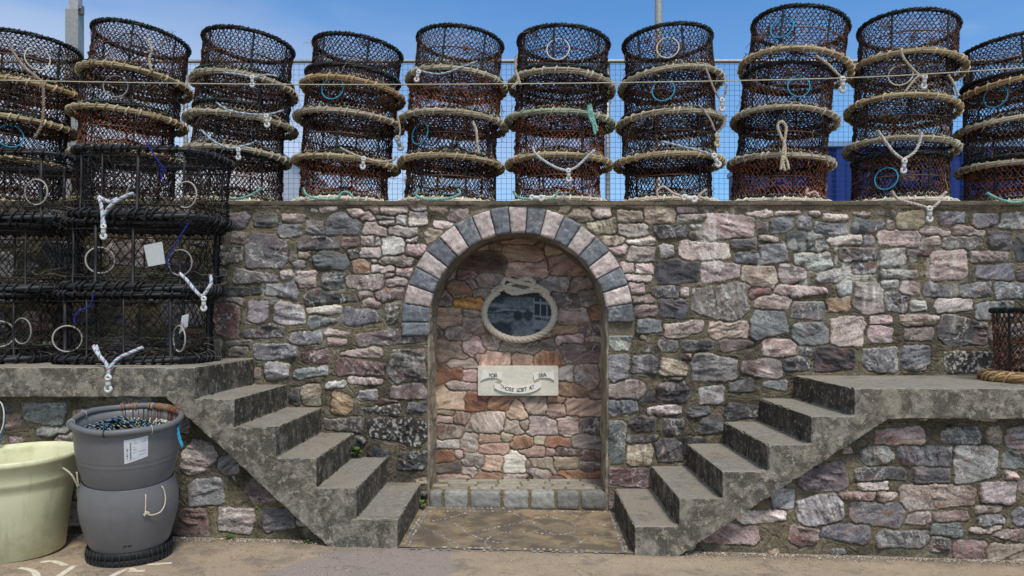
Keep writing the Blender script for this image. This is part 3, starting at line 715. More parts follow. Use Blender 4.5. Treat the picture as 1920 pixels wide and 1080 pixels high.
def voxel_solid(name, poly, y0, y1, mtl, voxel=.0095, amp=.0025, parent=None):
    me = bpy.data.meshes.new(name + '_cage'); bm = bmesh.new()
    a = [bm.verts.new((x, y0, z)) for x, z in poly]; b = [bm.verts.new((x, y1, z)) for x, z in poly]
    bm.faces.new(a); bm.faces.new(b[::-1]); n = len(poly)
    for i in range(n): bm.faces.new((a[i], b[i], b[(i + 1) % n], a[(i + 1) % n]))
    bmesh.ops.recalc_face_normals(bm, faces=bm.faces); bm.to_mesh(me); bm.free()
    o = bpy.data.objects.new('cage', me); COLL.objects.link(o)
    md = o.modifiers.new('r', 'REMESH'); md.mode = 'VOXEL'; md.voxel_size = voxel
    dg = bpy.context.evaluated_depsgraph_get(); m2 = bpy.data.meshes.new_from_object(o.evaluated_get(dg)); m2.name = name
    bpy.data.objects.remove(o); bpy.data.meshes.remove(me)
    n = len(m2.vertices); co = np.empty(n * 3, np.float32); m2.vertices.foreach_get('co', co); co = co.reshape(-1, 3).astype(float)
    nr = np.empty(n * 3, np.float32); m2.vertices.foreach_get('normal', nr); nr = nr.reshape(-1, 3)
    x, y, z = co.T
    n1 = fbm(x * 9 + z * 7, y * 9 - z * 5, 3, 4); n2 = fbm(x * 38 + z * 23, y * 38 - z * 31, 9, 3)
    diag = np.clip(1 - np.max(np.abs(nr), 1), 0, .35) / .35      # stronger where two faces meet: worn arrises
    chip = np.clip(fbm(x * 14 + z * 11, y * 14 + z * 3, 22, 3) * 3 - .3, 0, 1)
    dd = amp * n1 + amp * .8 * n2 - diag * (.001 + .018 * chip) - .0025 * np.clip(fbm(x * 60 + z * 41, y * 60 + z * 17, 33, 2) * 3 - .6, 0, 1)
    co = co + nr * dd[:, None]
    m2.vertices.foreach_set('co', co.astype(np.float32).ravel()); m2.polygons.foreach_set('use_smooth', [True] * len(m2.polygons)); m2.update()
    m2.set_sharp_from_angle(angle=R(38)); m2.materials.clear(); m2.materials.append(mtl)
    return link(name, m2, parent)
LPOLY = [(-4.7, .991), (-4.7, 1.186), (-2.115, 1.186), (-2.115, .98), (-1.862, .98), (-1.862, .80), (-1.592, .80), (-1.592, .602), (-1.337, .602), (-1.337, .412), (-1.078, .412), (-1.078, .214), (-.814, .214), (-.814, -.06), (-1.16, -.06), (-2.304, .991)]
RPOLY = [(4.7, .85), (4.7, 1.05), (2.105, 1.05), (2.105, .871), (1.83, .871), (1.83, .69), (1.55, .69), (1.55, .519), (1.262, .519), (1.262, .342), (.982, .342), (.982, .166), (.70, .166), (.70, -.08), (.9, -.08), (2.32, .85)]
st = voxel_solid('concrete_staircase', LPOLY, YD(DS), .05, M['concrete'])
tag(st, 'weathered concrete steps with landing carrying black pots, descending toward the niche', 'staircase', 'flights of concrete steps')
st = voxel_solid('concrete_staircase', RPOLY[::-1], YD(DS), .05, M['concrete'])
tag(st, 'weathered concrete steps whose landing carries a single rusty netted pot', 'staircase', 'flights of concrete steps')

def tone(c, k):
    f = rr_.uniform(1 - k, 1 + k); return lin(*[v * f for v in c])
def rough_block(mb, x0, x1, y0, y1, z0, z1, col, amp=.006, rnd=.22, n=7, seed=0.0, var=.3):
    V = []; Q = []; g = np.linspace(-1, 1, n + 1); c = Vector(((x0 + x1) / 2, (y0 + y1) / 2, (z0 + z1) / 2)); hv = ((x1 - x0) / 2, (y1 - y0) / 2, (z1 - z0) / 2)
    m = min(hv); rr = m * rnd * 2; C = []
    for ax in range(3):
        for s in (-1, 1):
            b = len(V); u, w = (ax + 1) % 3, (ax + 2) % 3
            for i in g:
                for j in g:
                    p = [0, 0, 0]; p[ax] = s * hv[ax]; p[u] = i * hv[u]; p[w] = j * hv[w]
                    q = [max(-h + rr, min(h - rr, v)) for v, h in zip(p, hv)]
                    d = Vector(p) - Vector(q)
                    if d.length > 0: d = d.normalized() * rr
                    pt = Vector(q) + d + c
                    ns = mnoise.fractal(pt * 28 + Vector((seed, 0, 0)), 1, 2, 4)
                    pt += (pt - c).normalized() * ns * amp
                    V.append(tuple(pt)); k = 1 + var * mnoise.fractal(pt * 45 + Vector((0, seed, 0)), 1, 2, 4); C.append([max(.01, q_ * k) for q_ in col])
            for i in range(n):
                for j in range(n):
                    f = (b + i * (n + 1) + j, b + (i + 1) * (n + 1) + j, b + (i + 1) * (n + 1) + j + 1, b + i * (n + 1) + j + 1)
                    Q.append(f if s > 0 else f[::-1])
    mb.add(V, Q, None, C)
stp = empty('granite_step', (ACX, 0, 0)); tag(stp, 'low step of grey granite setts across the foot of the niche', 'step')
mb = MB(); rr_ = random.Random(3)
ed = [803, 830.5, 879.5, 940.5, 993, 1042, 1087, 1139]
for a, b in zip(ed[:-1], ed[1:]):
    rough_block(mb, (a - VX + 1.6) / 240, (b - VX - 1.6) / 240, -.012, .115, .0, .142, tone((138, 137, 132), .2), seed=a, amp=.007, var=.5)
for r_ in range(4):
    y0 = YD(DW)+.125 + r_ * .089; x = -.78 + [.09, 0, .14, .05][r_]
    while x < .66:
        w = rr_.uniform(.16, .26)
        rough_block(mb, max(x, -.76), min(x + w - .012, .645), y0, y0 + .080, .03, .141, tone((138, 134, 122), .12), seed=x + r_, amp=.004, rnd=.12, var=.4); x += w
so = mb.obj('setts', M['nichestone']); adopt(so, stp)
mb = MB(); boxm(mb, -.77, .66, .004, .5, -.05, .131, lin(112, 98, 70)); so = mb.obj('bedding_mortar', M['stone'], smooth=False); adopt(so, stp)

# pebble mosaic in front of the step
mos = empty('pebble_mosaic', (ACX, -.35, 0)); tag(mos, 'worn cement paving inlaid with lines of pale pebbles in looping curves', 'mosaic paving')
def slab_mat():
    def f(nt, tc, src, b):
        v = tc.outputs['Object']
        src = nmix(nt, nramp(nt, nnoise(nt, v, 3, 5), .45, .58), src, lin(140, 122, 96))
        src = nmix(nt, nramp(nt, nnoise(nt, v, 5, 5), .55, .42, 0, .75), src, lin(84, 76, 66))
        src = nmix(nt, nramp(nt, nnoise(nt, v, 150, 3), .42, .3, 0, .8), src, lin(78, 66, 52)); return src
    return mat('cement_slab', lin(118, 106, 88), attr=False, rough=.92, var=.15, vscale=25, bump=.5, bscale=170, bdist=.003, build=f)
mb = MB(); nx, ny = 120, 60; xs = np.linspace(-.82, .71, nx); ys = np.linspace(YD(DS) + .01, .02, ny); XX, YY = np.meshgrid(xs, ys, indexing='ij')
ZZ = ground_z(XX) + .003 + .0015 * fbm(XX * 6, YY * 6, 5, 3); idx = np.arange(nx * ny).reshape(nx, ny)
mb.add(np.stack([XX, YY, ZZ], -1).reshape(-1, 3), np.stack([idx[:-1, :-1], idx[1:, :-1], idx[1:, 1:], idx[:-1, 1:]], -1).reshape(-1, 4))
so = mb.obj('cement_bed', slab_mat()); adopt(so, mos)
mb = MB(); rr_ = random.Random(9)
def pebbles(pts, sp=.034, w=.011, l=.015, jit=.003, prob=.93):
    pp = resample([Vector((p.x, p.y, 0)) for p in pts], sp)
    for i, p in enumerate(pp[:-1]):
        if rr_.random() > prob: continue
        t = (pp[i + 1] - p); an = math.atan2(t.y, t.x) + rr_.gauss(0, .25)
        a, b, h = l * rr_.uniform(.55, 1.15), w * rr_.uniform(.6, 1.05), .005
        V = []; n = 8; cx, cy = p.x + rr_.gauss(0, jit), p.y + rr_.gauss(0, jit); cz = ground_z(cx) + .003
        for lev, (sc, hz) in enumerate(((1, 0), (.85, .6), (.45, .95))):
            for k in range(n):
                q = 2 * math.pi * k / n; ux, uy = a * sc * math.cos(q), b * sc * math.sin(q)
                V.append((cx + ux * math.cos(an) - uy * math.sin(an), cy + ux * math.sin(an) + uy * math.cos(an), cz + h * hz))
        V.append((cx, cy, cz + h)); Q = [(L * n + k, L * n + (k + 1) % n, (L + 1) * n + (k + 1) % n, (L + 1) * n + k) for L in (0, 1) for k in range(n)]
        g = rr_.choice([(138, 136, 134), (104, 106, 110), (160, 154, 146), (138, 120, 112), (116, 114, 112)])
        mb.add(V, Q, [(16 + k, 16 + (k + 1) % n, 24) for k in range(n)], lin(*g))
def T8(s): 
    a = [float(v) for v in s.split()]; return smooth_path([G(740 + a[i] / 3.176, 740 + a[i + 1] / 3.176) for i in range(0, len(a), 2)], 6)
def Lp_(*a): return [G(a[i], a[i + 1]) for i in range(0, len(a), 2)]
for p in (Lp_(806, 953, 1138, 955), Lp_(806, 959, 1138, 960), Lp_(803, 955, 763, 1026), Lp_(797, 955, 754, 1026), Lp_(1147, 958, 1177, 1034), Lp_(1142, 958, 1170, 1034)): pebbles(p)
pebbles(Lp_(764, 1025, 1180, 1035), .04, .012, .018); pebbles(Lp_(774, 1030, 1165, 1038), .045, .012, .018, prob=.8)
for s_ in ("500 820 650 785 800 755 870 733 950 738 1050 765 1080 795 1050 825 950 836 820 825 700 820 600 835 545 870 548 902 575 905", "560 875 620 885 690 882", "700 705 770 740 830 770 900 815 940 832",
           "180 800 300 855 420 925", "360 770 430 825 520 862", "1020 922 1150 860 1260 825", "1060 715 1150 755 1270 785", "180 760 300 742 440 702", "860 735 900 722 950 735"): pebbles(T8(s_), .032, .009, .013)
so = mb.obj('pebble_inlay', M['nichestone']); adopt(so, mos); so['kind'] = 'stuff'

# gravel swept against the foot of the wall
mb = MB(); rr_ = random.Random(21); Cn = []; Rn = []; Kc = []
for _ in range(4200):
    left = rr_.random() < .45
    x = rr_.uniform(-3.6, -.95) if left else rr_.uniform(.8, 3.6)
    y = YD(DL) - .03 - abs(rr_.gauss(0, .035)); r_ = rr_.uniform(.0015, .006) * (1 if rr_.random() < .96 else 1.6)
    Cn.append((x, y, ground_z(x) + r_ * .3)); Rn.append(r_); g = rr_.choice([(158, 152, 140), (130, 122, 110), (178, 170, 156), (110, 98, 84), (148, 118, 98), (205, 200, 190)]); Kc.append(lin(*g))
for _ in range(900):
    x = rr_.uniform(-3.6, 3.4); y = YD(DS) - rr_.random() ** 1.5 * .6; r_ = rr_.uniform(.0012, .0036); Cn.append((x, y, ground_z(x) - .001)); Rn.append(r_); Kc.append(lin(*rr_.choice([(158, 152, 140), (84, 76, 66), (110, 98, 84), (200, 192, 176)])))
blobs(mb, Cn, np.array(Rn), np.array(Kc)); tag(mb.obj('gravel', M['nichestone'], smooth=False), 'fine grit and gravel swept along the foot of the wall', 'gravel', kind='stuff')
# fillet of broken mortar at the foot
# painted marks
for pts in ([(36, 1064), (62, 1070), (72, 1085)], [(76, 1054), (100, 1052), (124, 1060)], [(108, 1082), (128, 1068), (140, 1060)], [(205, 1082), (240, 1066), (252, 1070)], [(238, 1071), (272, 1070)], [(276, 1058), (322, 1055)]):
    mb = MB(); g = smooth_path([G(*p) for p in pts], 5); V = []
    for i, p in enumerate(g):
        t = (g[min(i + 1, len(g) - 1)] - g[max(i - 1, 0)]).normalized(); nrm = Vector((-t.y, t.x, 0)) * (.017 + .004 * mnoise.noise(p * 30))
        for s in (-1, 1): q = p + nrm * s; V.append((q.x, q.y, ground_z(q.x) + .0035 * float(fbm(np.array([q.x * 3]), np.array([q.y * 3]), 3, 4)[0]) - .0015))
    mb.add(V, [(2 * i, 2 * i + 1, 2 * i + 3, 2 * i + 2) for i in range(len(g) - 1)]); tag(mb.obj('road_marking', M['paint']), kind='structure')

# weeds
def weed(px, py, d, s, lab, n=16):
    o = P(px, py, d); mb = MB(); rw = random.Random(int(px))
    for _ in range(n):
        a = rw.uniform(0, 6.28); L = s * rw.uniform(.5, 1.1); el = rw.uniform(.2, 1.2)
        dr = Vector((math.cos(a) * math.cos(el), math.sin(a) * math.cos(el), math.sin(el))); sd = dr.cross(Vector((0, 0, 1))).normalized()
        b = o; w = L * .3; m_ = b + dr * L * .6; e = b + dr * L + Vector((0, 0, -L * .2)); up = Vector((0, 0, w * .2))
        V = [b, m_ - sd * w + up, e, m_ + sd * w + up, m_ + up * .2]
        c = lin(*rw.choice([(86, 112, 42), (66, 92, 36), (112, 128, 58)])); mb.add([tuple(v) for v in V], None, [(0, 1, 4), (1, 2, 4), (2, 3, 4), (3, 0, 4)], c)
    tag(mb.obj('weed', M['leaf'], smooth=False), lab, 'weed', 'weeds in the masonry')
weed(668, 852, 4.12, .075, 'small green weed rooted behind the steps, below the white-flecked stone', 22)
weed(793, 946, 4.1, .07, 'small green weed between the lowest step and the granite setts')
weed(610, 1019, 3.44, .05, 'tiny green weed at the foot of the pots steps, nearest their toe')
weed(578, 1018, 3.45, .04, 'tiny green weed at the wall foot, middle of three')
weed(430, 1010, 3.47, .045, 'tiny green weed at the wall foot near the grey barrel')
weed(489, 954, 3.45, .05, 'small green weed in a mortar joint under the steps')
weed(1862, 706, 4.1, .06, 'small green weed on the landing beside the netted pot')

# ------------------------------------------------------------------ plaques
pl = empty('oval_plaque', P(974, 586, DN - .04)); tag(pl, 'oval dark slate plaque framed by a carved pale rope with reef knot', 'plaque')
DP = DN - .035; KP = DP / F
def pv(px, py, off=0): 
    v = P(px, py, DP); v.y -= off; return v
mb = MB(); n = 96
a = np.arange(n) * 2 * math.pi / n
Vb = []; 
for sc, yo in ((1.13, .045), (1.13, .012), (1.08, .004), (.9, .004)):
    for t in a: 
        q = pv(974 + 64 * sc * math.cos(t), 586 + 49 * sc * math.sin(t)); Vb.append((q.x, q.y + yo, q.z))
idx = np.arange(4 * n).reshape(4, n)
mb.add(Vb, np.stack([idx[:-1], np.roll(idx[:-1], -1, 1), np.roll(idx[1:], -1, 1), idx[1:]], -1).reshape(-1, 4), None, lin(176, 166, 148)); so = mb.obj('backing', M['plaque']); adopt(so, pl)
# etched picture, a generic harbour scene
nr_, na = 70, 260; rr2 = np.linspace(0, 1, nr_); aa = np.arange(na) * 2 * math.pi / na; RR, AA = np.meshgrid(rr2, aa, indexing='ij')
ux, uy = RR * np.cos(AA), RR * np.sin(AA)      # uy down
PX, PY = 974 + 61.5 * ux, 586 + 46.5 * uy
lum = .10 + .07 * fbm(ux * 9, uy * 9, 3, 4)
def band(yc, h, amp, s, v):
    global lum
    c = yc + amp * fbm(ux * 2.5, uy * 0, s, 3); m = np.exp(-((uy - c) / h) ** 2); lum = lum * (1 - m) + (v + .16 * fbm(ux * 22, uy * 30, s, 3)) * m
band(-.25, .10, .2, 5, .42); band(-.02, .09, .25, 8, .5); band(.12, .08, .3, 12, .34); band(.35, .10, .3, 15, .4); band(.0, .03, .1, 19, .08)
def blobp(cx, cy, rx, ry, v, k=3):
    global lum
    m = 1 / (1 + np.exp((((ux - cx) / rx) ** 2 + ((uy - cy) / ry) ** 2 - 1) * 6)); lum = lum * (1 - m) + (v + .16 * fbm(ux * 20, uy * 20, k, 3)) * m
blobp(.0, -.45, .5, .22, .3); blobp(-.05, .62, .2, .5, .3, 5); blobp(.3, .62, .2, .48, .36, 6); blobp(-.05, .12, .13, .2, .07, 7); blobp(.27, .12, .12, .22, .12, 8)
hull = (ux > .42) & (uy > .05 + .12 * (ux - .4)) & (uy < .62 + .1 * ux); lum = np.where(hull, .46 + .08 * fbm(ux * 12, uy * 12, 9, 3), lum)
lum = np.where((ux > .45) & (np.abs(uy - .18 - .12 * ux) < .05) & (fbm(ux * 30, uy * 8, 3, 2) > -.1), .12, lum)
cab = (ux > .42) & (ux < .98) & (uy > -.62 + .1 * ux) & (uy < .04 + .12 * ux); fr_ = (((ux - .42) / .2) % 1 < .2) | (np.abs(uy + .45 - .1 * ux) < .05); lum = np.where(cab, np.where(fr_, .45, .07), lum)
lum = np.clip((lum - .10) * 1.1 + .14 * fbm(ux * 60, uy * 60, 41, 2), .04, .6)[..., None]
Cp = np.array(lin(34, 40, 48)) * (1 - lum) + np.array(lin(176, 188, 198)) * lum
Vp = np.stack([(PX - VX) * KP, np.full(PX.shape, YD(DP) - .002) - .002 * lum[..., 0], EYE - (PY - VY) * KP], -1); idx = np.arange(nr_ * na).reshape(nr_, na)
mb = MB(); mb.add(Vp.reshape(-1, 3), np.stack([idx[:-1], np.roll(idx[:-1], -1, 1), np.roll(idx[1:], -1, 1), idx[1:]], -1).reshape(-1, 4), None, Cp.reshape(-1, 3)); so = mb.obj('slate_panel', M['slate']); adopt(so, pl)
CR = lin(194, 185, 168)
mb = MB(); pts = [pv(974 + 66 * math.cos(t), 587 + 50 * math.sin(t), .008) for t in np.linspace(-.9, 2 * math.pi - 2.2, 120)]
laid_rope(mb, pts, .030, [CR], 4, .17, 8)
so = mb.obj('carved_rope', M['plaque']); adopt(so, pl)
mb = MB()
def kp(s, offs):
    a = [float(v) for v in s.split()]; return smooth_path([pv(a[i], a[i + 1] - 3, o) for i, o in zip(range(0, len(a), 2), offs)], 7)
laid_rope(mb, kp("922 551 940 541 962 545 985 549 1000 541 999 530 985 526 968 531 950 541 932 549", [.01, .02, .05, .03, .04, .04, .05, .02, .045, .03]), .021, [CR], 3, .12, 8)
laid_rope(mb, kp("1030 553 1010 541 988 536 968 532 950 526 943 533 947 545 962 553 982 551 1002 548 1022 551", [.01, .03, .03, .045, .04, .04, .03, .045, .06, .03, .01]), .021, [CR], 3, .12, 8)
so = mb.obj('reef_knot', M['plaque']); adopt(so, pl)
rp = empty('ribbon_plaque', P(971, 714, DN - .03)); tag(rp, 'pale rectangular stone plaque carved with a ribbon and memorial words', 'plaque')
mb = MB(); a, b = P(896, 686, DP), P(1047, 742, DP); rough_block(mb, a.x, b.x, YD(DP), YD(DP) + .06, b.z, a.z, lin(208, 203, 188), amp=.0012, rnd=.08, n=12, var=.12)
so = mb.obj('slab', M['plaque']); adopt(so, rp)
def pr(x, y): return 880 + x / 4.155, 500 + y / 4.155
def strip(mb, top, bot, off, wav=0, col=lin(224, 221, 210)):
    T_ = smooth_path([Vector((*pr(*p), 0)) for p in top], 6); B_ = smooth_path([Vector((*pr(*p), 0)) for p in bot], 6); n = len(T_); V = []
    for i in range(n):
        u = i / (n - 1); o = off + wav * math.sin(u * math.pi * 2)
        for q, f in ((T_[i], 0), (B_[i], 0), (B_[i], .012), (T_[i], .012)): w = pv(q.x, q.y, o - f); V.append(tuple(w))
    Q = [(4 * i + k, 4 * i + (k + 1) % 4, 4 * i + 4 + (k + 1) % 4, 4 * i + 4 + k) for i in range(n - 1) for k in range(4)]
    mb.add(V, Q + [(0, 1, 2, 3), (4 * n - 4, 4 * n - 3, 4 * n - 2, 4 * n - 1)], None, col)
mb = MB()
strip(mb, [(105, 798), (132, 826), (180, 834), (220, 830), (258, 824)], [(88, 888), (135, 868), (180, 866), (220, 872), (250, 886)], .011, .003)
strip(mb, [(655, 800), (628, 826), (580, 832), (540, 832), (500, 840)], [(662, 888), (625, 868), (580, 866), (540, 872), (506, 888)], .011, .003)
strip(mb, [(250, 862), (235, 880), (200, 900), (196, 912)], [(252, 892), (240, 905), (212, 918), (198, 935)], .007, 0, lin(160, 154, 140))
strip(mb, [(506, 862), (520, 880), (552, 895), (560, 908)], [(504, 892), (515, 905), (545, 918), (560, 932)], .007, 0, lin(160, 154, 140))
strip(mb, [(196, 905), (240, 915), (300, 930), (380, 940), (460, 930), (515, 905), (560, 895)], [(196, 945), (240, 966), (300, 980), (380, 987), (460, 982), (520, 962), (560, 935)], .014, .001)
so = mb.obj('carved_ribbon', M['plaque'], smooth=False); adopt(so, rp)
def glyphs(chars):
    mbt = MB()
    for ch, x, y, rot, size, colr in chars:
        cu = bpy.data.curves.new('t', 'FONT'); cu.body = ch; cu.size = 1; cu.align_x = 'CENTER'; cu.extrude = .02; cu.offset = .0
        ob = bpy.data.objects.new('t', cu); COLL.objects.link(ob); dg = bpy.context.evaluated_depsgraph_get(); me = bpy.data.meshes.new_from_object(ob.evaluated_get(dg))
        bpy.data.objects.remove(ob); bm = bmesh.new(); bm.from_mesh(me); bmesh.ops.triangulate(bm, faces=bm.faces); bm.verts.ensure_lookup_table()
        c, s = math.cos(rot), math.sin(rot); V = []
        q = pr(x, y); o = pv(q[0], q[1], .0165)
        for v in bm.verts: X, Y = v.co.x * size, v.co.y * size; V.append((o.x + X * c - Y * s, o.y - v.co.z * .04, o.z + X * s + Y * c))
        mbt.add(V, None, [[l.index for l in f.verts] for f in bm.faces], colr); bm.free(); bpy.data.meshes.remove(me)
    return mbt
DK = lin(70, 68, 62); FA = lin(150, 146, 134); S_ = .046
ch = [('F', 160, 858, .02, S_, FA), ('O', 183, 859, 0, S_, DK), ('R', 208, 857, -.02, S_, DK), ('S', 548, 857, .03, S_, DK), ('E', 568, 855, .02, S_, DK), ('A', 588, 854, .02, S_, DK)]
for c_, x, y, r_ in (('T', 246, 944, -.35, ), ('H', 270, 955, -.3), ('O', 294, 962, -.22), ('S', 317, 967, -.15), ('E', 337, 970, -.1), ('L', 378, 972, 0), ('O', 397, 971, .05), ('S', 418, 969, .08), ('T', 438, 965, .12), ('A', 480, 955, .25), ('T', 502, 946, .3)):
    ch.append((c_, x, y, r_, S_ * .95, FA if (c_ == 'T' and (x < 300 or x > 490)) else DK))
so = glyphs(ch).obj('inscription', M['plaque'], smooth=False); adopt(so, rp)
# ------------------------------------------------------------------ netted pots
RB, RT, PH = .425, .372, .395
BLK = lin(30, 28, 28); RUST = lin(134, 86, 64); BRN = lin(86, 62, 52); TANC = lin(176, 158, 126); GRN = lin(36, 104, 82); ORG = lin(158, 94, 64); GRYT = lin(132, 126, 118)
NETPAL = {0: ([BLK, BRN, RUST], (.34, .40, .26)), 1: ([BLK, BRN, RUST], (.48, .40, .12)), 2: ([BLK, RUST, ORG], (.40, .38, .22)), 3: ([BLK, BRN, GRYT], (.36, .34, .30)), 4: ([BLK, lin(40, 40, 42), lin(58, 56, 54)], (.7, .2, .1))}
def pick(rs, u, pal, patch):
    cols, p = NETPAL[pal]; p = np.cumsum(p); x = np.clip(u * .55 + patch * .45, 0, .999)
    k = np.searchsorted(p, x); return np.array(cols)[np.clip(k, 0, len(cols) - 1)]
def side_net(mb, rs, loop, N, rows, zr, sc, r, pal, jit=.0028, lacing=True):
    """loop(N, shift)->(N,2) unit outline points; knots on a half-offset lattice"""
    t = np.linspace(0, 1, rows + 1); K = np.empty((rows + 1, N, 3))
    for j in range(rows + 1):
        xy = loop(N, .5 * (j % 2)) * sc(t[j])
        th = np.arange(N) / N * 2 * math.pi
        sag = 1 - (.030 * math.sin(math.pi * t[j])) * (1 + .8 * vn(np.arange(N) * .22, np.full(N, t[j] * 2.), int(rs.randint(90))))
        K[j, :, :2] = xy * sag[:, None]; K[j, :, 2] = zr[0] + (zr[1] - zr[0]) * t[j] 
    jj = jit * np.sin(math.pi * np.clip(t, .05, .95))[:, None, None]
    K += rs.normal(0, 1, K.shape) * jj * np.array([1, 1, .9])
    # slow drag of the mesh
    drag = .03 * vn(np.arange(N)[None, :] * .13 + np.zeros((rows + 1, 1)), t[:, None] * 2.5 + np.zeros((1, N)), 5); K[:, :, 2] += drag * np.sin(math.pi * t)[:, None]
    A = []; B = []; U = []; Pt = []
    for j in range(rows):
        for s in (0, 1):
            n2 = (np.arange(N) + (s - 1 if j % 2 == 0 else s)) % N
            keep = rs.rand(N) > .006
            A.append(K[j][keep]); B.append(K[j + 1][n2][keep])
            Pt.append((.5 + .5 * vn(np.arange(N) * .35, np.full(N, j * .5), pal * 7 + 3))[keep])
    A = np.concatenate(A); B = np.concatenate(B); Pt = np.concatenate(Pt)
    mid = (A + B) / 2 + rs.normal(0, .0012, A.shape); u = rs.rand(len(A)); C = pick(rs, u, pal, Pt)
    if lacing:
        low = (A[:, 2] + B[:, 2]) / 2 < zr[0] + .075
        C[low] = np.where(rs.rand(low.sum(), 1) < .62, np.array(TANC), C[low])
    segs(mb, A, mid, r, C); segs(mb, mid, B, r, C)
    kk = K[1:-1].reshape(-1, 3); blobs(mb, kk, r * 2.1, pick(rs, rs.rand(len(kk)), pal, rs.rand(len(kk))))
def flat_net(mb, rs, inside, ext, sp, z, r, pal, dish=.03):
    A = []; B = []
    for sgn in (1, -1):
        d = np.array([math.cos(R(52)), sgn * math.sin(R(52))]); nrm = np.array([-d[1], d[0]])
        for o in np.arange(-ext * 1.3, ext * 1.3, sp):
            L = np.arange(-ext * 1.4, ext * 1.4, .05); p = d[None] * L[:, None] + nrm[None] * (o + rs.normal(0, .004))
            p = p + rs.normal(0, .004, p.shape); ok = inside(p)
            a = ok[:-1] & ok[1:]; rad = np.hypot(*p.T) / ext
            zz = z - dish * np.clip(1 - rad ** 2, 0, 1) + rs.normal(0, .003, len(p)); q = np.concatenate([p, zz[:, None]], 1)
            A.append(q[:-1][a]); B.append(q[1:][a])
    A = np.concatenate(A); B = np.concatenate(B); segs(mb, A, B, r, pick(rs, rs.rand(len(A)), pal, rs.rand(len(A))))
def circ(N, sh): a = (np.arange(N) + sh) * 2 * math.pi / N; return np.stack([np.cos(a), np.sin(a)], 1)
def sup_loop(ax, ay, e=4.5):
    a = np.linspace(0, 2 * math.pi, 1441); x = ax * np.sign(np.cos(a)) * np.abs(np.cos(a)) ** (2 / e); y = ay * np.sign(np.sin(a)) * np.abs(np.sin(a)) ** (2 / e)
    s = np.concatenate([[0], np.cumsum(np.hypot(np.diff(x), np.diff(y)))]); s /= s[-1]
    def f(N, sh): q = ((np.arange(N) + sh) / N) % 1; return np.stack([np.interp(q, s, x), np.interp(q, s, y)], 1)
    return f
def bundle_ring(mb, rs, loop, z, nst, off, rs_, twist, cols, K=150):
    base = loop(K, 0.); nxt = np.roll(base, -1, 0) - np.roll(base, 1, 0); nxt /= np.linalg.norm(nxt, axis=1, keepdims=True); nrm = np.stack([nxt[:, 1], -nxt[:, 0]], 1)
    t = np.arange(K) / K * 2 * math.pi; P_ = []
    for s in range(nst):
        ph = t * twist + s * 2 * math.pi / nst; wob = 1 + .25 * vn(t * 3, np.full(K, s * 3.1), 7)
        P_.append(np.concatenate([base + nrm * (off * np.cos(ph) * wob)[:, None], (z + off * np.sin(ph) * wob)[:, None]], 1))
    tubes(mb, P_, rs_, 6, True, (0, 0, 1), np.array([cols[s % len(cols)] for s in range(nst)]))
def lash_rings(mb, rs, loop, z, n, rad, r, slant, cols, squash=1.0):
    base = loop(n * 8, 0.); P_ = []; Rf = []; C = []
    for k in range(n):
        i = int(k * 8 + rs.randint(-2, 3)) % (n * 8); p = base[i]; d = base[(i + 1) % (n * 8)] - base[i - 1]; d /= np.linalg.norm(d); nr = np.array([d[1], -d[0]])
        m = 10; a = np.arange(m) * 2 * math.pi / m; sl = slant * (1 + rs.normal(0, .3))
        ra = rad * rs.uniform(.96, 1.1)
        q = p[None] + nr[None] * (np.cos(a) * ra)[:, None] + d[None] * (np.sin(a) * ra * sl)[:, None]
        P_.append(np.concatenate([q, (z + np.sin(a) * ra * squash)[:, None]], 1)); v = np.array([d[0], d[1], -sl]); Rf.append(v / np.linalg.norm(v)); C.append(np.array(cols[rs.randint(len(cols))]) * rs.uniform(.85, 1.15))
    tubes(mb, P_, r, 5, True, np.array(Rf), np.array(C))
def circ_r(rad): return lambda N, sh: circ(N, sh) * rad

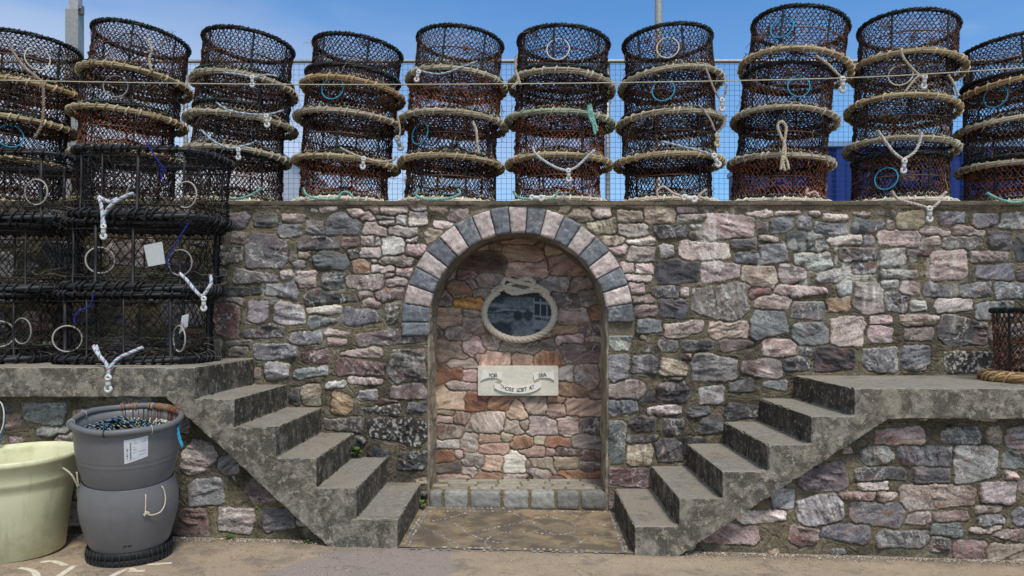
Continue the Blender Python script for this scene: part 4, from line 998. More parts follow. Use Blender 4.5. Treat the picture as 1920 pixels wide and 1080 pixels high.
ROPES = [[lin(156, 142, 114), lin(132, 118, 94), lin(170, 156, 130)], [lin(168, 160, 144), lin(150, 142, 124), lin(130, 122, 104)], [lin(154, 132, 100), lin(168, 148, 116), lin(132, 112, 86)], [lin(136, 142, 122), lin(158, 156, 134), lin(120, 132, 116)], [lin(190, 182, 166), lin(202, 194, 180), lin(176, 166, 148)]]
def make_pot_meshes(seed, pal, RB=RB, RT=RT, PH=PH, N=66, rows=16):
    rs = np.random.RandomState(seed); D = {}
    prof = lambda t: np.interp(t, [0, .16, 1], [RB - .015, RB - .045, RT])
    mb = MB(); side_net(mb, rs, circ, N, rows, (.012, PH), prof, .0037, pal)
    flat_net(mb, rs, lambda p: np.hypot(*p.T) < RT, RT, .052, PH - .004, .0030, pal, .02)
    flat_net(mb, rs, lambda p: np.hypot(*p.T) < RB - .03, RB, .045, .03, .0032, pal, -.01); 
    for _ in range(5):      # dried weed and frayed twine snagged in the meshes
        a = rs.rand() * 6.28; z0 = rs.uniform(.06, PH); rr = prof(z0 / PH) * rs.uniform(.6, 1.0); c = np.array([rr * math.cos(a), rr * math.sin(a), z0]); m = 70
        A = c + rs.normal(0, .026, (m, 3)) * [1, 1, .6]; B = A + rs.normal(0, .02, (m, 3)); segs(mb, A, B, .0016, np.array([lin(*[(120, 78, 46), (92, 70, 52), (140, 120, 96)][rs.randint(3)])] * m) * rs.uniform(.6, 1.3, (m, 1)))
    for _ in range(10):
        a = rs.rand() * 6.28; z0 = rs.uniform(.05, PH); rr = prof(z0 / PH) + .004; p = np.array([rr * math.cos(a), rr * math.sin(a), z0]); n_ = 6; q = [p]
        for k in range(n_): q.append(q[-1] + np.array([rs.normal(0, .006), rs.normal(0, .006), -rs.uniform(.004, .018)]))
        segs(mb, q[:-1], q[1:], .0022, np.array(lin(*[(36, 104, 82), (150, 132, 104), (90, 120, 140), (168, 160, 146)][rs.randint(4)])))
    D['netting'] = mb
    # the hauling mouth: strands gathered inward to a knot in the middle of the pot
    mb = MB(); A = []; B = []
    for k in range(34):
        a = 2 * math.pi * k / 34 + rs.normal(0, .03); c = np.array([math.cos(a), math.sin(a)])
        prev = np.array([*(c * (RB - .05)), .05])
        for f in (.7, .42, .16, .03):
            q = np.array([*(c * (RB - .05) * f + rs.normal(0, .012, 2)), .05 + .13 * (1 - f) ** .6 + rs.normal(0, .008)]); A.append(prev); B.append(q); prev = q
    A = np.array(A); B = np.array(B); segs(mb, A, B, .0028, pick(rs, rs.rand(len(A)), 1 if pal != 2 else 2, rs.rand(len(A))))
    D['throat_net'] = mb
    mb = MB(); bundle_ring(mb, rs, circ_r(RT), PH, 3, .009, .009, 5, [BLK, lin(34, 34, 36)])
    lash_rings(mb, rs, circ_r(RT), PH, 60, .0165, .006, .5, [BLK, lin(38, 36, 36), lin(26, 26, 28), lin(22, 70, 58)]); D['top_hoop'] = mb
    mb = MB(); bundle_ring(mb, rs, circ_r(RB - .048), .055, 2, .006, .009, 4, [BLK]); a = rs.rand(46) * 2 * math.pi
    blobs(mb, np.stack([np.cos(a) * (RB - .04), np.sin(a) * (RB - .04), np.full(46, .062)], 1), .0085, np.where(rs.rand(46, 1) < .6, np.array(GRN), np.array(BLK)))
    D['lower_hoop'] = mb
    mb = MB(); bundle_ring(mb, rs, circ_r(RB - .03), PH * .55, 1, .001, .005, 4, [BRN])
    hh = mb.v; 
    for v in hh: v[:, :2] *= (RT - .004) / (RB - .03)
    D['middle_hoop'] = mb
    bars = []
    for k in range(6):
        mb = MB(); a = 2 * math.pi * (k + .3 * rs.rand()) / 6; c, s = math.cos(a), math.sin(a)
        p = [Vector((c * (RB - .05), s * (RB - .05), .05)), Vector((c * (RT - .004), s * (RT - .004), PH * .55)), Vector((c * RT, s * RT, PH))]
        tube(mb, smooth_path(p, 5), .0085, 6, BLK); bars.append(mb)
    D['bars'] = bars
    M_ = {k: v.mesh(k, M['net'] if 'net' in k else M['rubber']) for k, v in D.items() if k != 'bars'}
    M_['bars'] = [b.mesh('frame_bar', M['rubber']) for b in bars]
    return M_
def make_rope(seed, cols, rb=RB):
    rs = np.random.RandomState(seed)
    mb = MB(); bundle_ring(mb, rs, circ_r(rb), .016, 7, .0138, .0082, 1, cols, 170)
    for _ in range(26):      # frayed ends
        a = rs.rand() * 6.28; q = [np.array([(rb + .015) * math.cos(a), (rb + .015) * math.sin(a), .012])]
        for k in range(4): q.append(q[-1] + np.array([rs.normal(0, .008), rs.normal(0, .008), rs.normal(-.007, .008)]))
        segs(mb, q[:-1], q[1:], .0016, np.array(cols[rs.randint(len(cols))]))
    lash_rings(mb, rs, circ_r(rb), .016, 34, .0248, .0078, .38, [np.array(q) * 1.15 for q in cols]); return mb.mesh('base_rope', M['rope'])
def make_eye(colr, rad=.088, seed=1):
    rs = np.random.RandomState(seed); mb = MB(); a = np.arange(40) * 2 * math.pi / 40
    ring = np.stack([np.full(40, 0.), np.cos(a) * rad, np.sin(a) * rad * 1.02], 1); tubes(mb, ring, .0052, 6, True, (1, 0, 0), colr)
    inner = np.stack([np.full(30, -.15), np.cos(a[:30] * 40 / 30) * rad * .62, np.sin(a[:30] * 40 / 30) * rad * .62 + .01], 1); tubes(mb, inner, .004, 5, True, (1, 0, 0), BLK)
    A = []; B = []
    for k in range(26):
        t = 2 * math.pi * k / 26; A.append((0, math.cos(t) * rad, math.sin(t) * rad)); B.append((-.15, math.cos(t + .15) * rad * .62, math.sin(t + .15) * rad * .62 + .01))
        A.append((0, math.cos(t) * rad * 1.02, math.sin(t) * rad * 1.02)); B.append((rs.uniform(-.02, 0), math.cos(t) * rad * 1.35, math.sin(t) * rad * 1.3))
    segs(mb, A, B, .0018, np.where(rs.rand(len(A), 1) < .5, np.array(BRN), np.array(BLK))); return mb.mesh('entrance_ring', M['net'])
EYES = dict(w=make_eye(lin(196, 188, 172)), b=make_eye(lin(58, 146, 178), seed=2), k=make_eye(lin(46, 44, 44), seed=3), g=make_eye(lin(140, 142, 140), seed=4))
EYEN = dict(w='white', b='blue', k='black', g='grey')
VAR = [make_pot_meshes(11, 0), make_pot_meshes(12, 1), make_pot_meshes(13, 2), make_pot_meshes(14, 3), make_pot_meshes(15, 0), make_pot_meshes(16, 1)]
RPM = [make_rope(31 + i, c) for i, c in enumerate(ROPES)]
def build_pot(name, loc, rot, var, rope, eyes, label, group, V=None, ropeme=None, spin=0, bars=True):
    V = V or VAR[var]; root = empty(name, loc, rot); tag(root, label, 'crab pot', group)
    def child(n, me, rz=0, par=root): o = link(n, me, par); o.rotation_euler.z = rz; return o
    child('netting', V['netting'], spin); child('throat_net', V['throat_net'], spin); child('top_hoop', V['top_hoop'], spin * 1.7); child('lower_hoop', V['lower_hoop'], spin); child('middle_hoop', V['middle_hoop'])
    for b in V['bars']: child('frame_bar', b, spin)
    child('base_rope', ropeme or RPM[rope], spin * 2.3)
    for kind, az, h in eyes:
        a = R(az) ; rr = RB * (1 - .09 * 1) - .012
        e = link('entrance_ring', EYES[kind], root); e.location = (math.cos(a) * rr, math.sin(a) * rr, h); e.rotation_euler = (0, R(-9), a)
    return root
# stack: list from the bottom of (centre px, apex py of the rope, tilt about y deg, tilt about x deg, net, rope, eyes)
DC = DW + (RB + .03) / KY
ORD = ['leftmost', 'second from left', 'third from left', 'fourth from left', 'fifth from left', 'sixth from left', 'fourth from right', 'third from right', 'second from right', 'rightmost']
LEV = ['lowest', 'second lowest', 'second highest', 'topmost']
ST = [
 [(20, 372, 2, 0, 1, 0, []), (24, 287, 5, 0, 1, 0, [('b', -60, .2)]), (34, 208, 6, 0, 0, 0, [('k', -70, .2)]), (48, 140, 7, 2, 3, 2, [('w', -48, .22)])],
 [(232, 372, 2, 0, 0, 0, []), (238, 275, 3, 0, 2, 0, []), (241, 197, 6, 1, 3, 0, [('g', -80, .2)]), (255, 122, 8, 2, 0, 0, [('k', -72, .22), ('g', 60, .2)])],
 [(440, 369, 2, 0, 3, 4, []), (445, 272, 5, 0, 3, 1, [('k', -60, .2)]), (452, 207, 6, 0, 3, 1, []), (459, 134, 6, 1, 1, 1, [])],
 [(646, 371, 0, 0, 2, 4, []), (650, 288, 5, 0, 1, 0, []), (655, 203, 6, 0, 0, 1, [('b', -100, .2)]), (662, 143, 8, 0, 1, 2, [])],
 [(844, 371, 1, 0, 0, 4, []), (846, 289, 3, 0, 0, 0, [('b', -128, .21)]), (850, 206, 5, 1, 2, 1, [('k', -75, .2)]), (856, 126, 5, 2, 3, 1, [])],
 [(1046, 372, -1, 0, 2, 4, []), (1048, 288, 2, 0, 2, 0, []), (1050, 204, 3, 0, 1, 3, []), (1052, 133, 4, 2, 1, 1, [('w', -98, .2), ('k', 70, .2)])],
 [(1252, 372, 0, 0, 1, 4, []), (1254, 286, -1, 0, 3, 0, [('k', -128, .2)]), (1256, 206, -2, 1, 1, 1, [('b', -108, .2)]), (1258, 126, -4, 3, 1, 1, [('w', -102, .2)])],
 [(1458, 374, 3, 0, 2, 4, []), (1463, 287, 4, 0, 1, 1, []), (1470, 202, 6, 2, 0, 1, [('b', -95, .2)]), (1490, 98, 11, 5, 0, 0, [('b', -128, .22)])],
 [(1686, 376, 1, 0, 0, 4, [('b', -132, .2)]), (1688, 258, 5, 2, 3, 1, []), (1691, 180, 5, 3, 3, 0, [('w', -118, .2)]), (1700, 99, 4, 5, 0, 0, [])],
 [(1902, 374, 0, 0, 2, 1, []), (1905, 297, -1, 0, 3, 1, []), (1903, 212, -3, 0, 0, 1, [('b', -142, .23)]), (1905, 136, -7, 2, 3, 2, [])],
]
POTS = {}
NETW = {0: 'rusty brown netting', 1: 'dark netting', 2: 'orange netting', 3: 'grey-brown netting'}
for si, stack in enumerate(ST):
    for li, (cx, ay, ty, tx, nv, rp_, eyes) in enumerate(stack):
        var = {0: [0, 4], 1: [1, 5], 2: [2], 3: [3]}[nv]; var = var[(si + li) % len(var)]
        z = WT + .002 if li == 0 else EYE + (VY - ay) * (DW) / F - .02 - math.sin(R(tx)) * RB * -1 * 0
        lab = f"{LEV[li]} pot, stack {ORD[si]} on the wall, {NETW[nv]}" + (f", {EYEN[eyes[0][0]]} ring" if eyes else '')
        rj = random.Random(si * 17 + li * 5)
        POTS[(si, li)] = build_pot('crab_pot', ((cx - VX) * DC / F, YD(DC), z), (R(-tx + rj.uniform(-1.2, 1.2)), R(ty * .8 + rj.uniform(-1, 1)), 0), var, rp_, eyes, lab, 'crab pots stacked along the wall top', spin=(si * 4 + li) * .83)
        POTS[(si, li)].scale = (rj.uniform(.95, 1.04), rj.uniform(.95, 1.02), rj.uniform(.95, 1.04) if li == 3 else 1)
# the short pot on the right landing
V2 = make_pot_meshes(44, 0, RB=.37, RT=.335, PH=.50, N=46, rows=16)
mbx = MB(); rsx = np.random.RandomState(5); bundle_ring(mbx, rsx, circ_r(.385), .02, 7, .021, .0135, 3, [lin(150, 122, 88), lin(168, 142, 104), lin(134, 108, 78)]); bundle_ring(mbx, rsx, circ_r(.35), .045, 5, .016, .012, 3, [lin(150, 122, 88), lin(134, 108, 78)]); lash_rings(mbx, rsx, circ_r(.385), .02, 30, .04, .009, .6, [lin(164, 138, 100)])
build_pot('crab_pot', ((1882 - VX) * 3.75 / F + .335, YD(3.78), 1.055), (0, 0, 0), 0, 0, [], 'single rusty netted pot with thick tan rope base standing on the right landing', None, V=V2, ropeme=mbx.mesh('base_rope', M['rope']), spin=1)

# ------------------------------------------------------------------ black pots on the left landing
def make_black(seed, ax=.475, ay=.325, H=.49, N=62, rows=15):
    rs = np.random.RandomState(seed); lp = sup_loop(ax, ay, 4.2); D = {}
    mb = MB(); side_net(mb, rs, lambda N, sh: lp(N, sh), N, rows, (.03, H - .02), lambda t: .985, .0027, 4, .006, False)
    ins = lambda p: (np.abs(p[:, 0] / ax) ** 4.2 + np.abs(p[:, 1] / ay) ** 4.2) < .97
    flat_net(mb, rs, ins, ax, .05, H - .02, .0024, 4, .02); flat_net(mb, rs, ins, ax, .05, .03, .0024, 4, 0); D['netting'] = mb
    for nm, z in (('base_fender', .03), ('top_fender', H - .02)):
        mb = MB(); th = 1 if z < .1 else .6
        bundle_ring(mb, rs, lp, z, 4, .014 * th, .014 * th, 2, [lin(34, 34, 36), lin(58, 60, 62), lin(26, 26, 28)]); lash_rings(mb, rs, lp, z, 44, .032 * th + .002, .0085, .35, [lin(24, 24, 26), lin(38, 38, 40)]); D[nm] = mb
    for nm, z in (('upper_hoop', H * .86), ('lower_hoop', H * .2)):
        mb = MB(); q = lp(90, 0.) * .975; tubes(mb, np.concatenate([q, np.full((90, 1), z)], 1), .005, 6, True, (0, 0, 1), BLK); D[nm] = mb
    bars = []
    for u in (.02, .1, .19, .31, .42, .52, .62, .68, .77, .88):
        mb = MB(); q = lp(100, 0.)[int(u * 100)] * .975; tube(mb, [Vector((*q, .03)), Vector((*(q * .99), H * .5)), Vector((*q, H - .02))], .007 if rs.rand() < .6 else .012, 6, lin(30, 30, 32)); bars.append(mb.mesh('frame_bar', M['rubber']))
    # pale twine tangled in the parlour
    mb = MB(); A = []; B = []
    for _ in range(46):
        p = np.array([rs.uniform(-.36, .36), rs.uniform(-.26, .05), rs.uniform(.05, .16)]); a = rs.uniform(-.5, .5) + (math.pi if rs.rand() < .5 else 0); 
        for k in range(6):
            q = p + np.array([math.cos(a) * .045, rs.normal(0, .012), rs.normal(0, .014)]); a += rs.normal(0, .3); q[2] = max(q[2], .04); A.append(p); B.append(q); p = q
    segs(mb, A, B, .0011, np.array([lin(150, 142, 122)] * len(A)) * rs.uniform(.5, 1.1, (len(A), 1))); D['twine'] = mb
    out = {k: v.mesh(k, M['net'] if k in ('netting', 'twine') else M['rubber']) for k, v in D.items()}; out['bars'] = bars; return out
HB = .485
BV = [make_black(51, N=44, rows=11), make_black(52, N=46, rows=11), make_black(53, N=64, rows=16)]
BE = [make_eye(lin(158, 156, 148), .085, 7), make_eye(lin(128, 130, 128), .085, 8)]
BP = {}
def black_pot(key, cx, d, z, rz, v, eyes, label, ty=0):
    root = empty('black_pot', ((cx - VX) * d / F, YD(d), z), (0, R(ty), R(rz))); tag(root, label, 'black pot', 'black netted pots stacked on the landing'); V = BV[v]
    for k in ('netting', 'base_fender', 'top_fender', 'upper_hoop', 'lower_hoop', 'twine'): tag(link(k, V[k], root), kind='stuff' if k == 'twine' else None)
    for b in V['bars']: link('frame_bar', b, root)
    for e_, x, zz, yw in eyes: o = link('entrance_ring', BE[e_], root); o.location = (x, -.30, zz); o.rotation_euler = (0, 0, R(-90 + yw))
    BP[key] = root; return root
DB = 3.81; ZL = 1.19
black_pot('c2a', 262, 3.79, ZL, 0, 0, [(0, -.33, .17, 25), (0, .42, .17, -40)], 'lowest black pot of the stack beside the wall edge, white entrance ring')
black_pot('c2b', 275, 3.80, ZL + HB, 2, 1, [(0, -.17, .21, 25), (1, .36, .2, -10)], 'middle black pot beside the wall edge, white card inside its netting', .5)
black_pot('c2c', 290, 3.78, ZL + 2 * HB, -3, 2, [(1, .06, .16, 5), (0, .38, .17, -15)], 'topmost black pot beside the wall edge, blue twine dangling inside', 1.5)
black_pot('c1a', -18, 3.84, ZL, 1, 1, [(0, .27, .2, 30), (1, .42, .22, -20)], 'lowest black pot of the stack cut by the left edge')
black_pot('c1b', 10, 3.86, ZL + HB, -2, 2, [], 'middle black pot of the stack cut by the left edge', .5)
black_pot('c1c', 28, 3.84, ZL + 2 * HB, 2, 0, [(0, .33, .2, -10)], 'topmost black pot of the stack cut by the left edge, round white ring', .5)
# ------------------------------------------------------------------ bridles, toggles, twine tied to the pots
CY = [lin(110, 160, 182), lin(196, 200, 204), lin(150, 178, 190), lin(200, 200, 202), lin(170, 110, 112)]; WH = [lin(176, 168, 150), lin(158, 148, 130)]; PB = [lin(150, 176, 190), lin(190, 190, 188), lin(120, 130, 150)]; CYN = [lin(110, 164, 152), lin(140, 178, 168)]
def toggle(parent, px, py, d, h=.10, rot=0.0, col=lin(198, 198, 196)):
    c = P(px, py, d); mb = MB(); r1 = h * .2; a = np.arange(20) * 2 * math.pi / 20
    def tf(x, z): return (c.x + x * math.cos(rot) - z * math.sin(rot), c.z + x * math.sin(rot) + z * math.cos(rot))
    for zc, rr in ((h * .3, r1 * .95), (-h * .3, r1 * 1.1)):
        pts = [(*(lambda q: (q[0], c.y, q[1]))(tf(math.cos(t) * rr * .62, zc + math.sin(t) * rr * .62)),) for t in a]
        tubes(mb, np.array(pts), rr * .42, 8, True, (0, 1, 0), col)
    p0 = tf(0, h * .2); p1 = tf(0, -h * .18); tube(mb, [Vector((p0[0], c.y, p0[1])), Vector(((p0[0] + p1[0]) / 2, c.y, (p0[1] + p1[1]) / 2)), Vector((p1[0], c.y, p1[1]))], r1 * .72, 8, col)
    o = mb.obj('toggle', M['plastic']); 
    o.parent = parent; return o
def bridle(pot, paths, cols, rad, tog=None, d=4.12, name='bridle'):
    mb = MB()
    for p in paths:
        pts = []
        for q in p: pts.append(P(q[0], q[1], q[2] if len(q) > 2 else d))
        laid_rope(mb, smooth_path(pts, 6), rad, cols, 5 if len(cols) > 3 else 3, rad * (4.5 if len(cols) > 3 else 6))
    o = mb.obj(name, M['rope']); adopt(o, pot)
    if tog: toggle(o, *tog)      # sub-part, same world-space frame as the rope
    return o
bridle(POTS[(2, 3)], [[(418, 136), (440, 138), (462, 142), (473, 147)], [(473, 147), (500, 140), (520, 143)]], PB, .008, (473, 152, 4.11, .10))
bridle(POTS[(2, 2)], [[(405, 192), (430, 207), (470, 214), (505, 214), (530, 207)]], PB, .008, (500, 226, 4.11, .11, .1))
bridle(POTS[(2, 1)], [[(376, 243), (400, 264), (428, 277), (447, 276), (475, 268)]], PB, .009, (447, 288, 4.11, .10))
bridle(POTS[(3, 1)], [[(638, 277), (660, 288), (678, 295)], [(684, 296), (710, 303), (738, 300), (742, 292)]], WH, .009, (681, 305, 4.1, .105, -.1))
bridle(POTS[(3, 2)], [[(745, 215, 4.3), (750, 240, 4.3), (749, 255, 4.3)]], WH, .008, (748, 268, 4.3, .13, .35, lin(150, 152, 150)))
bridle(POTS[(4, 3)], [[(778, 128), (800, 136), (830, 138), (865, 126), (895, 115)]], PB, .008, (783, 142, 4.1, .1, -.25))
bridle(POTS[(4, 1)], [[(886, 228), (893, 245), (895, 270), (898, 288)]], WH, .012)
bridle(POTS[(5, 1)], [[(998, 274), (1004, 288), (1024, 304), (1045, 315), (1062, 320)], [(1066, 320), (1082, 312), (1100, 295), (1115, 281)]], [lin(170, 182, 186), lin(196, 194, 186)], .011, (1066, 328, 4.1, .11, .05))
bridle(POTS[(5, 2)], [[(1104, 195), (1108, 215), (1113, 238), (1116, 252)], [(1106, 195), (1112, 220), (1120, 246)], [(1103, 196), (1106, 222), (1121, 240)]], CYN, .012, name='rope_tail')
bridle(POTS[(6, 3)], [[(1322, 124), (1330, 145), (1340, 170), (1352, 188)], [(1363, 160), (1360, 175), (1354, 188)]], [lin(150, 140, 132), lin(170, 162, 150)], .009, (1354, 196, 4.1, .11))
bridle(POTS[(6, 2)], [[(1318, 205), (1332, 225), (1340, 245)], [(1362, 215), (1356, 235), (1346, 248)]], [lin(140, 132, 126), lin(160, 152, 142)], .009, (1345, 262, 4.1, .11, 0, lin(186, 172, 140)))
bridle(POTS[(6, 1)], [[(1240, 265), (1280, 275), (1310, 282), (1335, 290)]], PB, .009, (1343, 300, 4.1, .12, .45))
bridle(POTS[(7, 3)], [[(1530, 105), (1552, 120), (1570, 138), (1580, 148)], [(1590, 146), (1582, 150)]], WH, .011, (1580, 158, 4.1, .13))
bridle(POTS[(7, 1)], [[(1470, 300), (1472, 275), (1462, 250), (1458, 235), (1466, 228), (1474, 240), (1470, 270), (1466, 300), (1464, 318)], [(1470, 290), (1476, 305), (1479, 318)], [(1470, 290), (1468, 305), (1472, 320)]], [lin(186, 176, 156), lin(166, 154, 130)], .012, name='knotted_rope')
bridle(POTS[(8, 1)], [[(1646, 245), (1660, 265), (1675, 285), (1692, 298)], [(1696, 298), (1715, 285), (1725, 265), (1728, 248)]], [lin(190, 184, 178), lin(170, 160, 156)], .012, (1695, 311, 4.09, .12, -.1))
bridle(POTS[(8, 3)], [[(1688, 90), (1694, 108), (1712, 130), (1730, 146)], [(1730, 146), (1722, 143), (1706, 160), (1698, 172)]], WH, .010, (1733, 153, 4.08, .12, -.1))
bridle(POTS[(8, 3)], [[(1778, 140), (1790, 160), (1796, 180)]], WH, .010, name='rope_tail')
bridle(POTS[(8, 0)], [[(1672, 358), (1682, 372), (1705, 380, 4.09), (1728, 386, 4.08), (1741, 391, 4.08)], [(1745, 391, 4.08), (1758, 382, 4.08), (1766, 368), (1775, 360)]], [lin(188, 176, 168), lin(166, 150, 144)], .012, (1743, 401, 4.07, .13))
bridle(POTS[(9, 0)], [[(1850, 362), (1870, 372), (1900, 380), (1935, 374)]], CYN, .012)
bridle(POTS[(2, 0)], [[(430, 373), (455, 371), (478, 362), (490, 352)]], CYN, .011)
bridle(POTS[(3, 0)], [[(568, 352), (576, 366), (600, 373), (632, 372), (640, 362), (652, 360), (662, 370)]], CYN, .010)
bridle(POTS[(4, 0)], [[(785, 355), (780, 366), (800, 374), (840, 372), (862, 364), (858, 355)]], CYN, .011)
bridle(POTS[(5, 0)], [[(962, 358), (972, 370), (1000, 373), (1035, 372), (1048, 356)]], CYN, .010, (1006, 371, 4.12, .12, 1.5))
bridle(POTS[(6, 0)], [[(1235, 372), (1232, 358), (1245, 350), (1262, 362), (1290, 372)], [(1325, 355), (1310, 368), (1330, 375)]], [lin(182, 160, 150), lin(196, 186, 176)], .010, (1292, 372, 4.12, .13, 1.4))
bridle(POTS[(7, 0)], [[(1515, 352), (1512, 364), (1528, 360), (1535, 370)]], [lin(190, 170, 160), lin(170, 150, 142)], .011)
bridle(POTS[(1, 3)], [[(276, 74), (285, 92), (280, 112), (284, 133)]], WH, .011, name='tie_cord')
bridle(POTS[(0, 3)], [[(20, 90), (45, 125), (70, 145), (80, 160), (82, 200), (78, 235), (65, 258)]], [lin(150, 132, 116), lin(134, 116, 100)], .012, name='tie_cord')
bridle(POTS[(5, 3)], [[(968, 105), (966, 130), (972, 150), (960, 165)], [(966, 130), (976, 160)]], WH, .012, name='tie_cord')
for k, (x, y, d) in {'c2c': (0, 0, 0)}.items(): pass
bridle(BP['c2c'], [[(184, 367, 3.44), (190, 385, 3.43), (192, 405, 3.42), (196, 420, 3.42)], [(250, 362, 3.44), (230, 370, 3.43), (208, 385, 3.42), (194, 405, 3.42), (192, 424, 3.42)], [(184, 368, 3.44), (205, 378, 3.43), (220, 372, 3.43)]], CY, .0115, (194, 434, 3.41, .105))
bridle(BP['c2b'], [[(336, 512, 3.45), (350, 525, 3.44), (366, 545, 3.43), (378, 556, 3.43)], [(394, 515, 3.45), (396, 530, 3.44), (388, 545, 3.43), (380, 556, 3.43)]], CY, .0115, (382, 569, 3.42, .10))
bridle(BP['c2a'], [[(175, 648, 3.44), (182, 662, 3.42), (198, 680, 3.40), (204, 697, 3.39)], [(268, 651, 3.44), (245, 661, 3.42), (222, 672, 3.41), (206, 690, 3.39), (203, 704, 3.39)], [(180, 648, 3.44), (190, 676, 3.41)]], CY, .0115, (203, 719, 3.38, .12))
BT = [lin(40, 46, 112), lin(56, 66, 140)]
bridle(BP['c2c'], [[(275, 268, 3.46), (295, 300, 3.47), (312, 322, 3.5), (302, 318, 3.5), (303, 334, 3.5), (310, 344, 3.5)]], BT, .006, name='blue_twine')
bridle(BP['c2b'], [[(355, 416, 3.45), (340, 440, 3.46), (324, 465, 3.46), (318, 480, 3.46), (312, 490, 3.46), (318, 498, 3.46)]], BT, .006, name='blue_twine')
bridle(BP['c2a'], [[(176, 548, 3.45), (168, 575, 3.46), (150, 582, 3.46), (140, 594, 3.46), (140, 606, 3.46)]], BT, .006, name='blue_twine')
def card(pot, pts, d):
    mb = MB(); V = [tuple(P(x, y, d + .02)) for x, y in pts] + [tuple(P(x, y, d + .023)) for x, y in pts]; mb.add(V, [(0, 1, 2, 3), (7, 6, 5, 4), (0, 4, 5, 1), (1, 5, 6, 2), (2, 6, 7, 3), (3, 7, 4, 0)], None, lin(176, 180, 180)); adopt(mb.obj('plastic_card', M['plastic'], smooth=False), pot)
card(BP['c2b'], [(269, 460), (304, 453), (310, 494), (278, 500)], 3.52)
card(BP['c2a'], [(341, 592), (354, 588), (352, 612), (336, 626)], 3.56)

# stray hoop dangling by the landing edge, at the far left
mb = MB(); c = P(-6, 785, 3.36); a = np.arange(36) * 2 * math.pi / 36
tubes(mb, np.stack([c.x + .045 * np.cos(a), c.y + .01 * np.sin(a), c.z + .11 * np.sin(a)], 1), .004, 6, True, (0, 1, 0), lin(196, 192, 180))
tubes(mb, np.stack([c.x + .035 * np.cos(a), c.y + .02 + .01 * np.sin(a), c.z - .03 + .13 * np.sin(a)], 1), .004, 6, True, (0, 1, 0), lin(40, 110, 150))
tag(mb.obj('twine_hoops', M['rope']), 'white and blue cord hoops hanging at the left edge under the landing', 'cord')

# the long line strung across the pots
mb = MB(); tube(mb, smooth_path([P(*p) for p in ((-80, 149, 4.09), (480, 158, 4.08), (985, 157, 4.08), (1440, 150, 4.08), (1700, 141, 4.05), (2020, 120, 4.05))], 14), .0042, 6, lin(176, 172, 150)); tag(mb.obj('taut_line', M['rope']), 'thin pale line strung taut across the front of the stacked pots', 'line')

# ------------------------------------------------------------------ fence, poles, container behind
fe = empty('mesh_fence', (0, YD(5.6), WT)); tag(fe, 'galvanised rail and welded wire mesh fence behind the stacked pots', 'fence')
DF = 5.6; x0, x1 = (-160 - VX) * DF / F, (2080 - VX) * DF / F; zt = EYE + 481 * DF / F; yf = YD(DF)
mb = MB(); tube(mb, [Vector((x, yf, zt)) for x in np.linspace(x0, x1, 9)], .021, 10, lin(150, 152, 152)); adopt(mb.obj('top_rail', M['galv']), fe)
mb = MB(); g = np.arange(x0, x1, .0545); segs(mb, [(x, yf + .01, 2.4) for x in g], [(x, yf + .01, zt - .02) for x in g], .0019, lin(66, 88, 110))
g = np.arange(2.42, zt - .02, .0545); segs(mb, [(x0, yf + .013, z) for z in g], [(x1, yf + .013, z) for z in g], .0019, lin(66, 88, 110)); adopt(mb.obj('wire_mesh', M['galv']), fe)
for px in (345, 1140, 2050, -120):
    mb = MB(); x = (px - VX) * DF / F; tube(mb, [Vector((x, yf + .04, 2.3)), Vector((x, yf + .04, 3)), Vector((x, yf + .04, zt - .01))], .024, 10, lin(150, 152, 152)); adopt(mb.obj('fence_post', M['galv']), fe)
mb = MB(); d = 6.1; x = (1235 - VX) * d / F; tube(mb, [Vector((x, YD(d), z)) for z in (2.3, 4, 6, 9.5)], [.047, .046, .044, .04], 20, lin(158, 160, 158)); tag(mb.obj('lamp_post', M['galv']), 'round grey steel post rising behind the pots right of centre', 'post')
po = empty('square_post', P(141, 200, 6.0)); tag(po, 'square galvanised post with a small bracket, rising behind the left pots', 'post')
mb = MB(); x = (140 - VX) * 6.0 / F; y = YD(6.0); rough_block(mb, x - .075, x + .075, y - .06, y + .06, 2.3, EYE + (VY - 20) * 6.0 / F, lin(150, 152, 150), amp=0, rnd=.06, n=3, var=.02); adopt(mb.obj('sleeve', M['galv'], smooth=False), po)
mb = MB(); rough_block(mb, x - .045, x + .065, y - .045, y + .045, EYE + (VY - 24) * 6.0 / F, 8.0, lin(166, 168, 166), amp=0, rnd=.08, n=3, var=.02); adopt(mb.obj('inner_post', M['galv'], smooth=False), po)
mb = MB(); z = EYE + (VY - 21) * 6.0 / F; rough_block(mb, x + .078, x + .112, y - .05, y + .0, z - .05, z + .05, lin(120, 122, 120), amp=0, rnd=.1, n=2, var=.02); tube(mb, [Vector((x + .07, y - .04, z)), Vector((x + .1, y - .075, z)), Vector((x + .12, y - .08, z))], .012, 8, lin(110, 110, 110)); adopt(mb.obj('bracket', M['galv']), po)
ct = empty('blue_container', (4.6, 3.4, WT)); tag(ct, 'bright blue ribbed steel container seen behind the right-hand pots', 'container')
DCN = 7.0; bx0, bx1 = (1452 - VX) * DCN / F, (2250 - VX) * DCN / F; bz = EYE + (VY - 276) * DCN / F; by = YD(DCN)
mb = MB(); n = 140; xs = np.linspace(bx0, bx1, n); yy = by + .03 * np.clip(np.sin(xs * 2 * math.pi / .28) * 2.5, -1, 1)
V = np.concatenate([np.stack([xs, yy, np.full(n, WT - .05)], 1), np.stack([xs, yy, np.full(n, bz)], 1)]); i = np.arange(n - 1); mb.add(V, np.stack([i, i + 1, i + 1 + n, i + n], 1), None, lin(20, 48, 118)); 
boxm(mb, bx0, bx1, by + .05, by + 2.2, WT - .05, bz, lin(20, 48, 118)); adopt(mb.obj('ribbed_body', M['blue'], smooth=False), ct)
